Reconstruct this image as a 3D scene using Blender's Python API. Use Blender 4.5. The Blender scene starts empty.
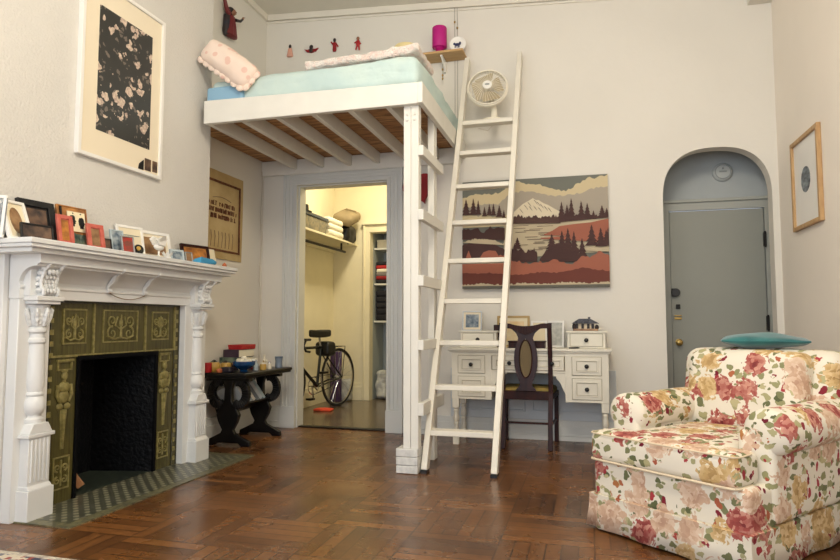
import bpy, math, random
from mathutils import Vector, Matrix, noise, Euler
random.seed(7)
scene = bpy.context.scene
C = scene.collection

def lin(c):
    c = c / 255.0
    return c / 12.92 if c <= 0.04045 else ((c + 0.055) / 1.055) ** 2.4
def RGB(r, g, b): return (lin(r), lin(g), lin(b), 1.0)

# ------------------------------------------------------------------ camera
cd = bpy.data.cameras.new('camera'); cam = bpy.data.objects.new('camera', cd); C.objects.link(cam)
cd.sensor_width = 36.0; cd.lens = 620 / 840 * 36
cd.clip_start = 0.05
cam.location = (0, 0, 1.0)
cam.rotation_euler = (math.radians(90) + math.atan(43 / 620), 0, math.atan(170 / 620))
scene.camera = cam

# ------------------------------------------------------------------ light and exposure
w = bpy.data.worlds.new('sky'); scene.world = w; w.use_nodes = True
w.node_tree.nodes['Background'].inputs[0].default_value = RGB(215, 228, 245)
w.node_tree.nodes['Background'].inputs[1].default_value = 1.0
scene.view_settings.view_transform = 'Standard'
scene.view_settings.look = 'None'
scene.view_settings.gamma = 1.0
scene.view_settings.exposure = -0.11
scene.view_settings.use_curve_mapping = False

def area(name, loc, target, sx, sy, power, col):
    l = bpy.data.lights.new(name, 'AREA'); l.shape = 'RECTANGLE'; l.size = sx; l.size_y = sy
    l.energy = power; l.color = col[:3]
    o = bpy.data.objects.new(name, l); C.objects.link(o); o.location = loc
    d = Vector(target) - Vector(loc)
    o.rotation_euler = d.to_track_quat('-Z', 'Y').to_euler()
    return o
area('window_daylight', (-0.9, -2.45, 1.9), (-0.9, 5, 1.5), 3.2, 2.6, 95, RGB(236, 244, 255))
area('side_window_daylight', (-3.08, -0.6, 1.9), (1.4, 2.4, 1.3), 1.9, 2.3, 45, RGB(244, 248, 255))
pl_ = bpy.data.lights.new('room_lamp_light', 'POINT'); pl_.energy = 165; pl_.color = RGB(255, 244, 226)[:3]; pl_.shadow_soft_size = 0.35
lo_ = bpy.data.objects.new('room_lamp_light', pl_); C.objects.link(lo_); lo_.location = (-0.25, 1.6, 3.5)
area('closet_lamp_light', (-2.35, 6.7, 3.15), (-2.6, 6.8, 0), 0.3, 0.3, 36, RGB(255, 239, 200))

# ------------------------------------------------------------------ materials
def newmat(name):
    m = bpy.data.materials.new(name); m.use_nodes = True
    nt = m.node_tree; return m, nt, nt.nodes['Principled BSDF']
def nd(nt, t, **kw):
    n = nt.nodes.new(t)
    for k, v in kw.items():
        if k.startswith('i_'):
            key = k[2:]; n.inputs[int(key) if key.isdigit() else key.replace('_', ' ')].default_value = v
        else: setattr(n, k, v)
    return n
def math_(nt, op, a, b=None, clamp=False):
    n = nt.nodes.new('ShaderNodeMath'); n.operation = op; n.use_clamp = clamp
    for i, v in enumerate((a, b)):
        if v is None: continue
        if isinstance(v, (int, float)): n.inputs[i].default_value = v
        else: nt.links.new(v, n.inputs[i])
    return n.outputs[0]
def mixc(nt, f, a, b):
    n = nt.nodes.new('ShaderNodeMix'); n.data_type = 'RGBA'
    for i, v in ((0, f), (6, a), (7, b)):
        if isinstance(v, (int, float, tuple)): n.inputs[i].default_value = v
        else: nt.links.new(v, n.inputs[i])
    return n.outputs[2]
def ramp(nt, f, stops, mode='LINEAR'):
    n = nt.nodes.new('ShaderNodeValToRGB'); n.color_ramp.interpolation = mode
    el = n.color_ramp.elements
    while len(el) < len(stops): el.new(0.5)
    for e, (p, c) in zip(el, stops): e.position = p; e.color = c
    nt.links.new(f, n.inputs[0]); return n.outputs[0]
def coords(nt, scale=(1, 1, 1), rot=(0, 0, 0), loc=(0, 0, 0)):
    t = nt.nodes.new('ShaderNodeTexCoord'); mp = nt.nodes.new('ShaderNodeMapping')
    mp.inputs['Scale'].default_value = scale; mp.inputs['Rotation'].default_value = rot; mp.inputs['Location'].default_value = loc
    nt.links.new(t.outputs['Object'], mp.inputs[0]); return mp.outputs[0]
def noise_(nt, vec, scale, detail=3.0, rough=0.5):
    n = nt.nodes.new('ShaderNodeTexNoise'); n.inputs['Scale'].default_value = scale
    n.inputs['Detail'].default_value = detail; n.inputs['Roughness'].default_value = rough
    nt.links.new(vec, n.inputs['Vector']); return n
def voro(nt, vec, scale, feature='F1', rnd=1.0):
    n = nt.nodes.new('ShaderNodeTexVoronoi'); n.feature = feature; n.inputs['Scale'].default_value = scale
    n.inputs['Randomness'].default_value = rnd
    nt.links.new(vec, n.inputs['Vector']); return n
def bump(nt, p, h, strength, dist=0.01):
    b = nt.nodes.new('ShaderNodeBump'); b.inputs['Strength'].default_value = strength; b.inputs['Distance'].default_value = dist
    nt.links.new(h, b.inputs['Height']); nt.links.new(b.outputs[0], p.inputs['Normal'])

def M(name, rgb, rough=0.55, metal=0.0, var=0.0, vscale=6.0, bmp=0.0, bscale=60.0, spec=0.5, stretch=(1, 1, 1), rgb2=None, bdist=0.004, sheen=0):
    m, nt, p = newmat(name)
    c = RGB(*rgb); p.inputs['Base Color'].default_value = c
    p.inputs['Roughness'].default_value = rough; p.inputs['Metallic'].default_value = metal
    p.inputs['Specular IOR Level'].default_value = spec
    if sheen: p.inputs['Sheen Weight'].default_value = sheen
    vec = coords(nt, stretch)
    if var or rgb2:
        n = noise_(nt, vec, vscale, 4)
        c2 = RGB(*rgb2) if rgb2 else tuple(x * (1 - var) for x in c[:3]) + (1,)
        f = ramp(nt, n.outputs[0], [(0.35, (0, 0, 0, 1)), (0.65, (1, 1, 1, 1))])
        nt.links.new(mixc(nt, f, c, c2), p.inputs['Base Color'])
    if bmp:
        n = noise_(nt, vec, bscale, 3); bump(nt, p, n.outputs[0], bmp, bdist)
    return m

WALL = M('wall_plaster_paint', (229, 225, 215), 0.75, var=0.04, vscale=1.5, bmp=0.25, bscale=14, bdist=0.006)
RWALL = M('right_wall_paint', (243, 235, 223), 0.75, var=0.04, vscale=1.5, bmp=0.2, bscale=14, bdist=0.006)
STUCCO = M('rough_stucco', (219, 216, 209), 0.85, var=0.03, vscale=3, bmp=0.55, bscale=75, bdist=0.008)
CEIL = M('ceiling_paint', (230, 225, 212), 0.8, var=0.03, bmp=0.15, bscale=10)
COOLW = M("cool_white_trim_paint", (216, 217, 212), 0.5, var=0.04, vscale=3)
MANTEL = M('mantel_gloss_paint', (224, 225, 223), 0.35, var=0.03, vscale=4, bmp=0.1, bscale=30)
CARVED = M('carved_leaf_paint', (222, 223, 221), 0.35, bmp=0.9, bscale=55, bdist=0.012)
LOFT = M('loft_white_paint', (230, 228, 219), 0.5, var=0.06, vscale=5, stretch=(1, 1, 1))
LADW = M('ladder_cream_paint', (232, 227, 213), 0.5, var=0.06, vscale=8)
BLOCKW = M('worn_white_block', (222, 222, 218), 0.6, var=0.2, vscale=25)
DESKW = M('antique_white_paint', (226, 221, 205), 0.45, var=0.05, vscale=9)
DESKG = M('desk_groove_shade', (176, 168, 146), 0.6)  # darker tone stands for the shade in the drawer gaps
BLACKW = M('black_lacquer_wood', (15, 13, 13), 0.38, var=0.3, vscale=12, bmp=0.1, spec=.35)
MAHOG = M('dark_mahogany', (56, 25, 19), 0.4, spec=0.2, rgb2=(40, 18, 16), vscale=10, stretch=(4, 4, 0.6))
MAHOG2 = M('splat_walnut', (56, 36, 38), 0.4, spec=0.3, rgb2=(44, 30, 34), vscale=10, stretch=(4, 4, 0.6))
CANE = M('woven_cane', (112, 96, 66), 0.7, bmp=0.6, bscale=160)
SEATF = M('olive_gold_upholstery', (170, 140, 70), 0.85, rgb2=(120, 112, 60), vscale=18)
DOORG = M('entry_door_paint', (150, 152, 143), 0.5, var=0.03, vscale=2)
RECESS = M('recess_blue_grey_paint', (176, 182, 182), 0.7, var=0.04)
CLOSETW = M('closet_wall_paint', (234, 226, 198), 0.75, var=0.04, bmp=0.15, bscale=14)
PINE = M('shelf_pine', (206, 170, 118), 0.55, rgb2=(190, 150, 98), vscale=6, stretch=(0.8, 8, 8))
OAKF = M('light_oak_frame', (196, 160, 112), 0.5, rgb2=(178, 140, 94), vscale=8, stretch=(4, 4, 1))
IRON = M('cast_iron', (6, 7, 10), 0.5, spec=.25, bmp=0.7, bscale=40, bdist=0.015)
BLACK = M('black_plastic', (18, 18, 20), 0.4)
DARKMETAL = M('dark_metal', (40, 38, 36), 0.4, metal=0.7)
BRASS = M('aged_brass', (176, 146, 84), 0.35, metal=0.9)
CHROME = M('chrome', (200, 200, 205), 0.2, metal=1.0)
SILVER = M('silver_frame_metal', (178, 182, 184), 0.3, metal=0.7, bmp=0.4, bscale=120)
WHITE = M('white_frame_paint', (240, 238, 232), 0.4)
FANW = M('fan_cream_plastic', (234, 228, 210), 0.4)
FANB = M('fan_blade_plastic', (184, 170, 140), 0.4)
MAT = M('picture_mat_board', (238, 226, 200), 0.8)
PAPER = M('cream_paper', (232, 220, 190), 0.85)
CREAMP = M('cream_panel', (240, 226, 190), 0.7)
GREYP = M('grey_picture', (170, 172, 166), 0.6, rgb2=(200, 200, 192), vscale=30)
PHOTO_DARK = M('dark_photo', (44, 40, 42), 0.3, rgb2=(120, 94, 76), vscale=16)
PHOTO_BROWN = M('sepia_photo', (120, 86, 56), 0.35, rgb2=(168, 132, 92), vscale=16)
PHOTO_ORANGE = M('orange_photo', (206, 138, 60), 0.35, rgb2=(130, 78, 38), vscale=16)
PHOTO_BLUE = M('blue_grey_photo', (70, 92, 112), 0.35, rgb2=(176, 186, 190), vscale=22)
PHOTO_RED = M('red_green_photo', (184, 46, 40), 0.35, rgb2=(70, 82, 66), vscale=14)
PINKF = M('pink_coral_frame', (206, 112, 96), 0.5, rgb2=(190, 90, 76), vscale=24)
WOODART = M('orange_brown_wood_art', (200, 140, 76), 0.6, rgb2=(120, 74, 40), vscale=12)
TEALP = M('dark_teal_paint', (34, 62, 62), 0.5, rgb2=(120, 132, 110), vscale=22)
GLASSY = M('pale_glass', (186, 200, 206), 0.12, spec=0.8)
RED = M('bright_red', (172, 28, 32), 0.5)
DKRED = M('dark_red_cloth', (150, 18, 26), 0.7, var=0.25)
MAGENTA = M('magenta_shade', (190, 20, 128), 0.6)
MAGENTA2 = M('magenta_gloss', (172, 16, 112), 0.25)
BLUE = M('blue_glaze', (18, 78, 128), 0.12, rgb2=(14, 50, 88), vscale=14)
SKYB = M('sky_blue_cloth', (70, 160, 205), 0.8, var=0.2)
TEALV = M('teal_velvet', (38, 112, 112), 0.8, rgb2=(24, 88, 92), vscale=8, sheen=0.4)
SHEET = M('pale_aqua_sheet', (202, 220, 214), 0.85, rgb2=(190, 212, 210), vscale=4, bmp=0.6, bscale=8, bdist=0.02)
SHEETB = M('blue_sheet_corner', (140, 180, 206), 0.85)
KNIT = M('white_pink_knit', (244, 238, 230), 0.9, rgb2=(238, 216, 206), vscale=30, bmp=1.0, bscale=90, bdist=0.02)
STRAW = M('pale_straw', (206, 190, 140), 0.8, bmp=0.5, bscale=120)
YEL = M('yellow_glaze', (190, 152, 74), 0.3)
ORANGE = M('orange_glaze', (186, 104, 66), 0.4)
BONE = M('bone_ceramic', (230, 222, 200), 0.4)
TANCL = M('tan_canvas', (150, 134, 104), 0.85, var=0.2)
NAVYBIN = M('dark_blue_bin', (38, 54, 74), 0.25)
CLEARBIN = M('cloudy_bin_side', (150, 140, 116), 0.3, rgb2=(96, 96, 92), vscale=20)
LINEN = M('white_linen', (238, 232, 214), 0.9, var=0.06, vscale=12)
YELCL = M('straw_yellow_cloth', (222, 196, 120), 0.9, var=0.2, vscale=20)
PURPLE = M('deep_purple_mat', (70, 46, 92), 0.8, var=0.2)
PLASTIC = M('cloudy_plastic_bag', (200, 202, 200), 0.25, rgb2=(166, 168, 170), vscale=20, bmp=0.8, bscale=20, bdist=0.02)
ORRED = M('orange_red_cloth', (214, 74, 44), 0.8)
DKCL = M('dark_folded_cloth', (34, 34, 42), 0.9, var=0.3)
GREYM = M('detector_plastic', (184, 189, 187), 0.5)
GREYL = M('detector_grey_ring', (146, 152, 150), 0.5)
FIREWOOD = M('split_wood', (176, 128, 88), 0.8, rgb2=(140, 96, 62), vscale=18)
TYRE = M('black_rubber', (22, 22, 22), 0.7)
DKGREEN = M('bike_dark_enamel', (20, 24, 24), 0.25)
FIGSKIN = M('carved_skin_paint', (150, 104, 78), 0.5)
FIGBLUE = M('carved_navy_paint', (32, 38, 56), 0.5, rgb2=(48, 34, 30), vscale=20)
FIGRED = M('carved_maroon_paint', (112, 34, 38), 0.5)
FIGDARK = M('carved_dark_paint', (34, 22, 22), 0.5)
GOLDTRIM = M('dull_gold_paint', (176, 146, 84), 0.4)
CORD = M('pale_cord', (206, 198, 182), 0.7)
CORDD = M('grey_wire', (150, 144, 132), 0.5)

def mat_floor():
    m, nt, p = newmat('parquet_floor')
    v = coords(nt); v2 = coords(nt, rot=(0, 0, math.pi / 2))
    def br(vec):
        b = nt.nodes.new('ShaderNodeTexBrick'); b.offset = 0.0
        b.inputs['Color1'].default_value = RGB(126, 82, 43); b.inputs['Color2'].default_value = RGB(68, 41, 22)
        b.inputs['Mortar'].default_value = RGB(40, 22, 12)
        b.inputs['Scale'].default_value = 1.0; b.inputs['Mortar Size'].default_value = 0.004
        b.inputs['Brick Width'].default_value = 0.42; b.inputs['Row Height'].default_value = 0.07; b.inputs['Bias'].default_value = -0.1
        nt.links.new(vec, b.inputs['Vector']); return b
    a, b = br(v), br(v2)
    ch = nt.nodes.new('ShaderNodeTexChecker'); ch.inputs['Scale'].default_value = 1 / 0.42
    nt.links.new(v, ch.inputs['Vector'])
    col = mixc(nt, ch.outputs['Fac'], a.outputs[0], b.outputs[0])
    col = mixc(nt, math_(nt, 'MULTIPLY', ch.outputs['Fac'], 0.22), col, RGB(50, 30, 18))
    n = noise_(nt, v, 1.6, 5, 0.6); g = noise_(nt, v, 30, 4)
    col = mixc(nt, ramp(nt, n.outputs[0], [(0.35, (0, 0, 0, 1)), (0.7, (0.5, 0.5, 0.5, 1))]), col, RGB(132, 88, 48))
    col = mixc(nt, ramp(nt, g.outputs[0], [(0.4, (0, 0, 0, 1)), (0.8, (0.4, 0.4, 0.4, 1))]), col, RGB(56, 32, 18))
    nt.links.new(col, p.inputs['Base Color'])
    r = noise_(nt, v, 3.0, 4)
    nt.links.new(ramp(nt, r.outputs[0], [(0.3, (0.2, 0.2, 0.2, 1)), (0.7, (0.36, 0.36, 0.36, 1))]), p.inputs['Roughness'])
    bump(nt, p, g.outputs[0], 0.06, 0.003)
    return m
FLOOR = mat_floor()
CFLOOR = M('closet_grey_floor', (112, 98, 78), 0.22, rgb2=(88, 76, 60), vscale=3, bmp=0.1, bscale=6)

def mat_deck():
    m, nt, p = newmat('pine_deck_boards')
    v = coords(nt)
    b = nt.nodes.new('ShaderNodeTexBrick'); b.offset = 0.5
    b.inputs['Color1'].default_value = RGB(206, 162, 112); b.inputs['Color2'].default_value = RGB(180, 132, 84)
    b.inputs['Mortar'].default_value = RGB(84, 54, 30); b.inputs['Scale'].default_value = 1
    b.inputs['Brick Width'].default_value = 1.6; b.inputs['Row Height'].default_value = 0.14; b.inputs['Mortar Size'].default_value = 0.004
    nt.links.new(v, b.inputs['Vector'])
    v3 = coords(nt, (3, 14, 14)); n = noise_(nt, v3, 2.0, 5)
    col = mixc(nt, ramp(nt, n.outputs[0], [(0.45, (0, 0, 0, 1)), (0.62, (0.7, 0.7, 0.7, 1))]), b.outputs[0], RGB(128, 86, 52))
    nt.links.new(col, p.inputs['Base Color']); p.inputs['Roughness'].default_value = 0.7
    return m
DECK = mat_deck()

def mat_tile():
    m, nt, p = newmat('olive_majolica_tile')
    v = coords(nt); n = noise_(nt, v, 9, 5)
    vs = coords(nt, (1, 22, 1)); s = noise_(nt, vs, 3, 3)
    col = mixc(nt, n.outputs[0], RGB(66, 64, 34), RGB(104, 96, 52))
    col = mixc(nt, ramp(nt, s.outputs[0], [(0.4, (0, 0, 0, 1)), (0.7, (0.7, 0.7, 0.7, 1))]), col, RGB(52, 46, 26))
    nt.links.new(col, p.inputs['Base Color']); p.inputs['Roughness'].default_value = 0.25
    bump(nt, p, n.outputs[0], 0.25, 0.01)
    return m
TILE = mat_tile()
TILEHI = M('olive_tile_relief', (146, 136, 84), 0.5, spec=.3, rgb2=(112, 104, 58), vscale=40)
TILEDK = M('dark_olive_tile', (40, 38, 24), 0.3, rgb2=(60, 56, 32), vscale=40)

def mat_hearth():
    m, nt, p = newmat('hearth_mosaic_tile')
    v = coords(nt, rot=(0, 0, math.pi / 4))
    vo = voro(nt, v, 19, rnd=0.0)
    ch = nt.nodes.new('ShaderNodeTexChecker'); ch.inputs['Scale'].default_value = 9.5; nt.links.new(v, ch.inputs['Vector'])
    n = noise_(nt, v, 20, 4)
    base = mixc(nt, n.outputs[0], RGB(62, 64, 55), RGB(92, 91, 78))
    col = mixc(nt, math_(nt, 'MULTIPLY', ch.outputs['Fac'], 0.45), base, RGB(58, 62, 48))
    dot = math_(nt, 'LESS_THAN', vo.outputs['Distance'], 0.3)
    col = mixc(nt, math_(nt, 'MULTIPLY', dot, 0.75), col, RGB(160, 156, 128))
    nt.links.new(col, p.inputs['Base Color']); p.inputs['Roughness'].default_value = 0.3
    return m
HEARTH = mat_hearth()
HEARTHB = M('hearth_border_tile', (78, 77, 62), 0.35, rgb2=(120, 116, 84), vscale=45)

def mat_floral():
    m, nt, p = newmat('floral_chintz')
    v0 = coords(nt)
    nz = noise_(nt, v0, 9, 3)
    mx = nt.nodes.new('ShaderNodeVectorMath'); mx.operation = 'MULTIPLY_ADD'
    nt.links.new(nz.outputs['Color'], mx.inputs[0]); mx.inputs[1].default_value = (0.075, 0.075, 0.075); nt.links.new(v0, mx.inputs[2])
    nz2 = noise_(nt, v0, 34, 2); mx2 = nt.nodes.new('ShaderNodeVectorMath'); mx2.operation = 'MULTIPLY_ADD'
    nt.links.new(nz2.outputs['Color'], mx2.inputs[0]); mx2.inputs[1].default_value = (0.028, 0.028, 0.028); nt.links.new(mx.outputs[0], mx2.inputs[2])
    v = mx2.outputs[0]
    big = voro(nt, v, 7.2, rnd=0.9); d = big.outputs['Distance']
    sep = nt.nodes.new('ShaderNodeSeparateColor'); nt.links.new(big.outputs['Color'], sep.inputs[0])
    pet = voro(nt, v, 54); pv = nt.nodes.new('ShaderNodeSeparateColor'); nt.links.new(pet.outputs['Color'], pv.inputs[0])
    pv0 = pv.outputs[0]; pv = math_(nt, 'ADD', math_(nt, 'MULTIPLY', pv0, 0.62), math_(nt, 'MULTIPLY', d, 0.85), True)
    red = ramp(nt, pv, [(0.0, RGB(96, 32, 38)), (0.45, RGB(160, 80, 74)), (1.0, RGB(214, 164, 144))])
    och = ramp(nt, pv, [(0.0, RGB(140, 106, 62)), (0.5, RGB(196, 164, 112)), (1.0, RGB(230, 208, 168))])
    pal = ramp(nt, pv, [(0.0, RGB(170, 128, 108)), (0.5, RGB(204, 172, 146)), (1.0, RGB(228, 208, 186))])
    rose = mixc(nt, math_(nt, 'GREATER_THAN', sep.outputs[0], 0.36), red, och)
    rose = mixc(nt, math_(nt, 'GREATER_THAN', sep.outputs[0], 0.68), rose, pal)
    edge = math_(nt, 'ADD', d, math_(nt, 'MULTIPLY', math_(nt, 'SUBTRACT', pv0, 0.5), 0.22))
    rmask = math_(nt, 'MULTIPLY', math_(nt, 'LESS_THAN', edge, 0.49), math_(nt, 'LESS_THAN', sep.outputs[1], 0.86))
    cream = mixc(nt, noise_(nt, v0, 3, 2).outputs[0], RGB(230, 224, 209), RGB(223, 215, 197))
    def spots(scale, off, thr, size, stretch):
        vv = nt.nodes.new('ShaderNodeMapping'); nt.links.new(v, vv.inputs[0]); vv.inputs['Location'].default_value = off
        vv.inputs['Scale'].default_value = stretch; vv.inputs['Rotation'].default_value = (0.5, 0.6, 0.8)
        k = voro(nt, vv.outputs[0], scale); s = nt.nodes.new('ShaderNodeSeparateColor'); nt.links.new(k.outputs['Color'], s.inputs[0])
        return math_(nt, 'MULTIPLY', math_(nt, 'GREATER_THAN', s.outputs[1], thr), math_(nt, 'LESS_THAN', k.outputs['Distance'], size)), s.outputs[2]
    ring = math_(nt, 'LESS_THAN', d, 0.80)
    lf, lc = spots(24, (0.3, 0.1, 0.7), 0.34, 0.46, (1.0, 0.62, 1.2))
    leafc = ramp(nt, lc, [(0.0, RGB(92, 98, 66)), (0.5, RGB(146, 146, 104)), (1.0, RGB(188, 180, 138))])
    col = mixc(nt, math_(nt, 'MULTIPLY', lf, ring), cream, leafc)
    bd, bc = spots(30, (1.3, 2.1, 0.2), 0.82, 0.44, (1, 1, 0.7))
    col = mixc(nt, bd, col, ramp(nt, bc, [(0.0, RGB(110, 26, 44)), (0.6, RGB(168, 60, 66)), (1, RGB(176, 120, 70))]))
    col = mixc(nt, rmask, col, rose)
    nt.links.new(col, p.inputs['Base Color']); p.inputs['Roughness'].default_value = 0.75
    p.inputs['Specular IOR Level'].default_value = 0.25
    fine = noise_(nt, v0, 7, 3); bump(nt, p, fine.outputs[0], 0.25, 0.02)
    return m
FLORAL = mat_floral()

def mat_pillow():
    m, nt, p = newmat('pink_floral_pillowcase')
    v = coords(nt); k = voro(nt, v, 13); n = noise_(nt, v, 6, 3)
    col = mixc(nt, n.outputs[0], RGB(240, 224, 210), RGB(236, 212, 196))
    col = mixc(nt, math_(nt, 'LESS_THAN', k.outputs['Distance'], 0.3), col, RGB(230, 194, 178))
    nt.links.new(col, p.inputs['Base Color']); p.inputs['Roughness'].default_value = 0.85
    bump(nt, p, n.outputs[0], 0.3, 0.02); return m
PILLOW = mat_pillow()
def mat_blossom():
    m, nt, p = newmat('blossom_photo_print')
    v = coords(nt); n = noise_(nt, v, 14, 3)
    mx = nt.nodes.new('ShaderNodeVectorMath'); mx.operation = 'MULTIPLY_ADD'
    nt.links.new(n.outputs['Color'], mx.inputs[0]); mx.inputs[1].default_value = (0.12, 0.12, 0.12); nt.links.new(v, mx.inputs[2])
    k = voro(nt, mx.outputs[0], 13); s = nt.nodes.new('ShaderNodeSeparateColor'); nt.links.new(k.outputs['Color'], s.inputs[0])
    f = math_(nt, 'MULTIPLY', math_(nt, 'LESS_THAN', k.outputs['Distance'], 0.42), math_(nt, 'GREATER_THAN', s.outputs[0], 0.42))
    k2 = voro(nt, mx.outputs[0], 30); s2 = nt.nodes.new('ShaderNodeSeparateColor'); nt.links.new(k2.outputs['Color'], s2.inputs[0])
    f2 = math_(nt, 'MULTIPLY', math_(nt, 'LESS_THAN', k2.outputs['Distance'], 0.4), math_(nt, 'GREATER_THAN', s2.outputs[0], 0.7))
    fl = ramp(nt, noise_(nt, v, 50, 3).outputs[0], [(0.3, RGB(176, 150, 136)), (0.7, RGB(232, 214, 192))])
    col = mixc(nt, math_(nt, 'MULTIPLY', f2, 0.55), RGB(54, 54, 51), RGB(150, 136, 124))
    col = mixc(nt, f, col, fl)
    nt.links.new(col, p.inputs['Base Color']); p.inputs['Roughness'].default_value = 0.35; return m
BLOSSOM = mat_blossom()
BANNER = M('hessian_banner_cloth', (198, 176, 128), 0.9, rgb2=(184, 158, 108), vscale=5, bmp=0.3, bscale=160)
INK = M('brown_banner_ink', (84, 46, 32), 0.9, rgb2=(120, 76, 50), vscale=30)
INK2 = M('faded_banner_ink', (120, 100, 84), 0.9)
# landscape colours
LS = {k: M('landscape_' + k, c, 0.7) for k, c in dict(grey_sky=(112, 114, 104), cream_cloud=(206, 190, 152), haze=(168, 158, 142),
      snow=(224, 212, 184), rock=(96, 78, 66), dark_tree=(66, 36, 32), lake=(192, 178, 148), terracotta=(160, 94, 72),
      rust=(106, 50, 37), forest=(78, 52, 44), grey_edge=(98, 96, 86)).items()}

# ------------------------------------------------------------------ mesh tools
WM = {}
class MB:
    def __init__(s, mtx=None):
        s.v = []; s.f = []; s.mi = []; s.M = mtx or Matrix()
    def add(s, verts, faces, m=0):
        b = len(s.v); s.v += [s.M @ Vector(q) for q in verts]
        for f in faces: s.f.append([b + i for i in f]); s.mi.append(m)
        return s
    def box(s, x0, x1, y0, y1, z0, z1, m=0):
        s.k = getattr(s, 'k', -1) + 1; e = 0.0003 * (s.k % 7)
        x0 -= e; x1 += e; y0 -= e; y1 += e; z0 -= e * (z0 > 0.004); z1 += e
        v = [(x, y, z) for x in (x0, x1) for y in (y0, y1) for z in (z0, z1)]
        return s.add(v, [(0, 1, 3, 2), (4, 6, 7, 5), (0, 4, 5, 1), (2, 3, 7, 6), (0, 2, 6, 4), (1, 5, 7, 3)], m)
    def prism(s, pts, ax, a0, a1, m=0):
        def mk(p, a):
            return {'x': (a, p[0], p[1]), 'y': (p[0], a, p[1]), 'z': (p[0], p[1], a)}[ax]
        n = len(pts)
        v = [mk(p, a0) for p in pts] + [mk(p, a1) for p in pts]
        f = [tuple(range(n)), tuple(range(2 * n - 1, n - 1, -1))] + [(i, n + i, n + (i + 1) % n, (i + 1) % n) for i in range(n)]
        return s.add(v, f, m)
    def strip(s, a, b, ax, a0, a1, m=0):   # band between two polylines, extruded along an axis (closed if ends meet)
        for i in range(len(a) - 1): s.prism([a[i], a[i + 1], b[i + 1], b[i]], ax, a0, a1, m)
        return s
    def bar(s, p, q, w, d, up=(0, 0, 1), m=0):
        p, q = Vector(p), Vector(q); t = (q - p).normalized(); u = Vector(up)
        a = t.cross(u).normalized(); b = a.cross(t).normalized()
        v = [e + a * (i * w / 2) + b * (j * d / 2) for e in (p, q) for i, j in ((-1, -1), (1, -1), (1, 1), (-1, 1))]
        return s.add(v, [(3, 2, 1, 0), (4, 5, 6, 7), (0, 1, 5, 4), (1, 2, 6, 5), (2, 3, 7, 6), (3, 0, 4, 7)], m)
    def tube(s, pts, r, n=8, closed=False, m=0):
        pts = [Vector(p) for p in pts]; k = len(pts); rr = r if isinstance(r, (list, tuple)) else [r] * k
        t0 = (pts[1] - pts[0]).normalized()
        u = t0.cross(Vector((0, 0, 1)))
        if u.length < 1e-3: u = t0.cross(Vector((1, 0, 0)))
        u.normalize(); vs = []
        for i, p in enumerate(pts):
            if closed: t = pts[(i + 1) % k] - pts[i - 1]
            else: t = pts[min(i + 1, k - 1)] - pts[max(i - 1, 0)]
            t.normalize(); u = (u - t * u.dot(t)).normalized(); w_ = t.cross(u)
            vs += [p + (u * math.cos(a) + w_ * math.sin(a)) * rr[i] for a in (2 * math.pi * j / n for j in range(n))]
        f = []
        for i in range(k if closed else k - 1):
            i2 = (i + 1) % k
            f += [(i * n + j, i * n + (j + 1) % n, i2 * n + (j + 1) % n, i2 * n + j) for j in range(n)]
        if not closed: f += [tuple(range(n - 1, -1, -1)), tuple((k - 1) * n + j for j in range(n))]
        return s.add(vs, f, m)
    def lathe(s, prof, c=(0, 0, 0), n=24, ax=None, m=0, sx=1, sy=1):
        R = Matrix.Translation(c) @ (Vector((0, 0, 1)).rotation_difference(Vector(ax)).to_matrix().to_4x4() if ax else Matrix())
        vs = []; k = len(prof)
        for r, z in prof:
            r = max(r, 1e-4)
            vs += [R @ Vector((r * sx * math.cos(2 * math.pi * j / n), r * sy * math.sin(2 * math.pi * j / n), z)) for j in range(n)]
        f = [(i * n + j, i * n + (j + 1) % n, (i + 1) * n + (j + 1) % n, (i + 1) * n + j) for i in range(k - 1) for j in range(n)]
        f += [tuple(range(n - 1, -1, -1)), tuple((k - 1) * n + j for j in range(n))]
        return s.add(vs, f, m)
    def ball(s, c, r, nu=16, nv=10, m=0):
        if isinstance(r, (int, float)): r = (r, r, r)
        vs = [(c[0], c[1], c[2] - r[2])]
        for i in range(1, nv):
            a = -math.pi / 2 + math.pi * i / nv
            vs += [(c[0] + r[0] * math.cos(a) * math.cos(2 * math.pi * j / nu), c[1] + r[1] * math.cos(a) * math.sin(2 * math.pi * j / nu), c[2] + r[2] * math.sin(a)) for j in range(nu)]
        vs.append((c[0], c[1], c[2] + r[2])); L = len(vs) - 1
        f = [(0, 1 + (j + 1) % nu, 1 + j) for j in range(nu)]
        for i in range(nv - 2):
            f += [(1 + i * nu + j, 1 + i * nu + (j + 1) % nu, 1 + (i + 1) * nu + (j + 1) % nu, 1 + (i + 1) * nu + j) for j in range(nu)]
        f += [(L, 1 + (nv - 2) * nu + j, 1 + (nv - 2) * nu + (j + 1) % nu) for j in range(nu)]
        return s.add(vs, f, m)
    def soft(s, c, h, r, puff=(0, 0, 0), k=8, fn=None, m=0):   # rounded cushion block with half sizes h
        h = Vector(h); c = Vector(c)
        def line(hh): return [-hh, -hh + r * .3, -hh + r * .7] + [-hh + r + (2 * hh - 2 * r) * i / k for i in range(k + 1)] + [hh - r * .7, hh - r * .3, hh]
        ln = [line(h[i]) for i in range(3)]; idx = {}; vs = []; fs = []
        def vid(p):
            key = tuple(round(x, 5) for x in p)
            if key not in idx:
                q = Vector(p); inn = Vector([max(-h[i] + r, min(h[i] - r, q[i])) for i in range(3)]); d = q - inn
                if d.length > 1e-6: q = inn + d.normalized() * r
                u = Vector([q[i] / h[i] for i in range(3)])
                for i in range(3):
                    j, l = [(1, 2), (0, 2), (0, 1)][i]
                    q[i] *= 1 + puff[i] * max(0, 1 - u[j] ** 2) * max(0, 1 - u[l] ** 2)
                q = q + c
                if fn: q = fn(q)
                idx[key] = len(vs); vs.append(q)
            return idx[key]
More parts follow.
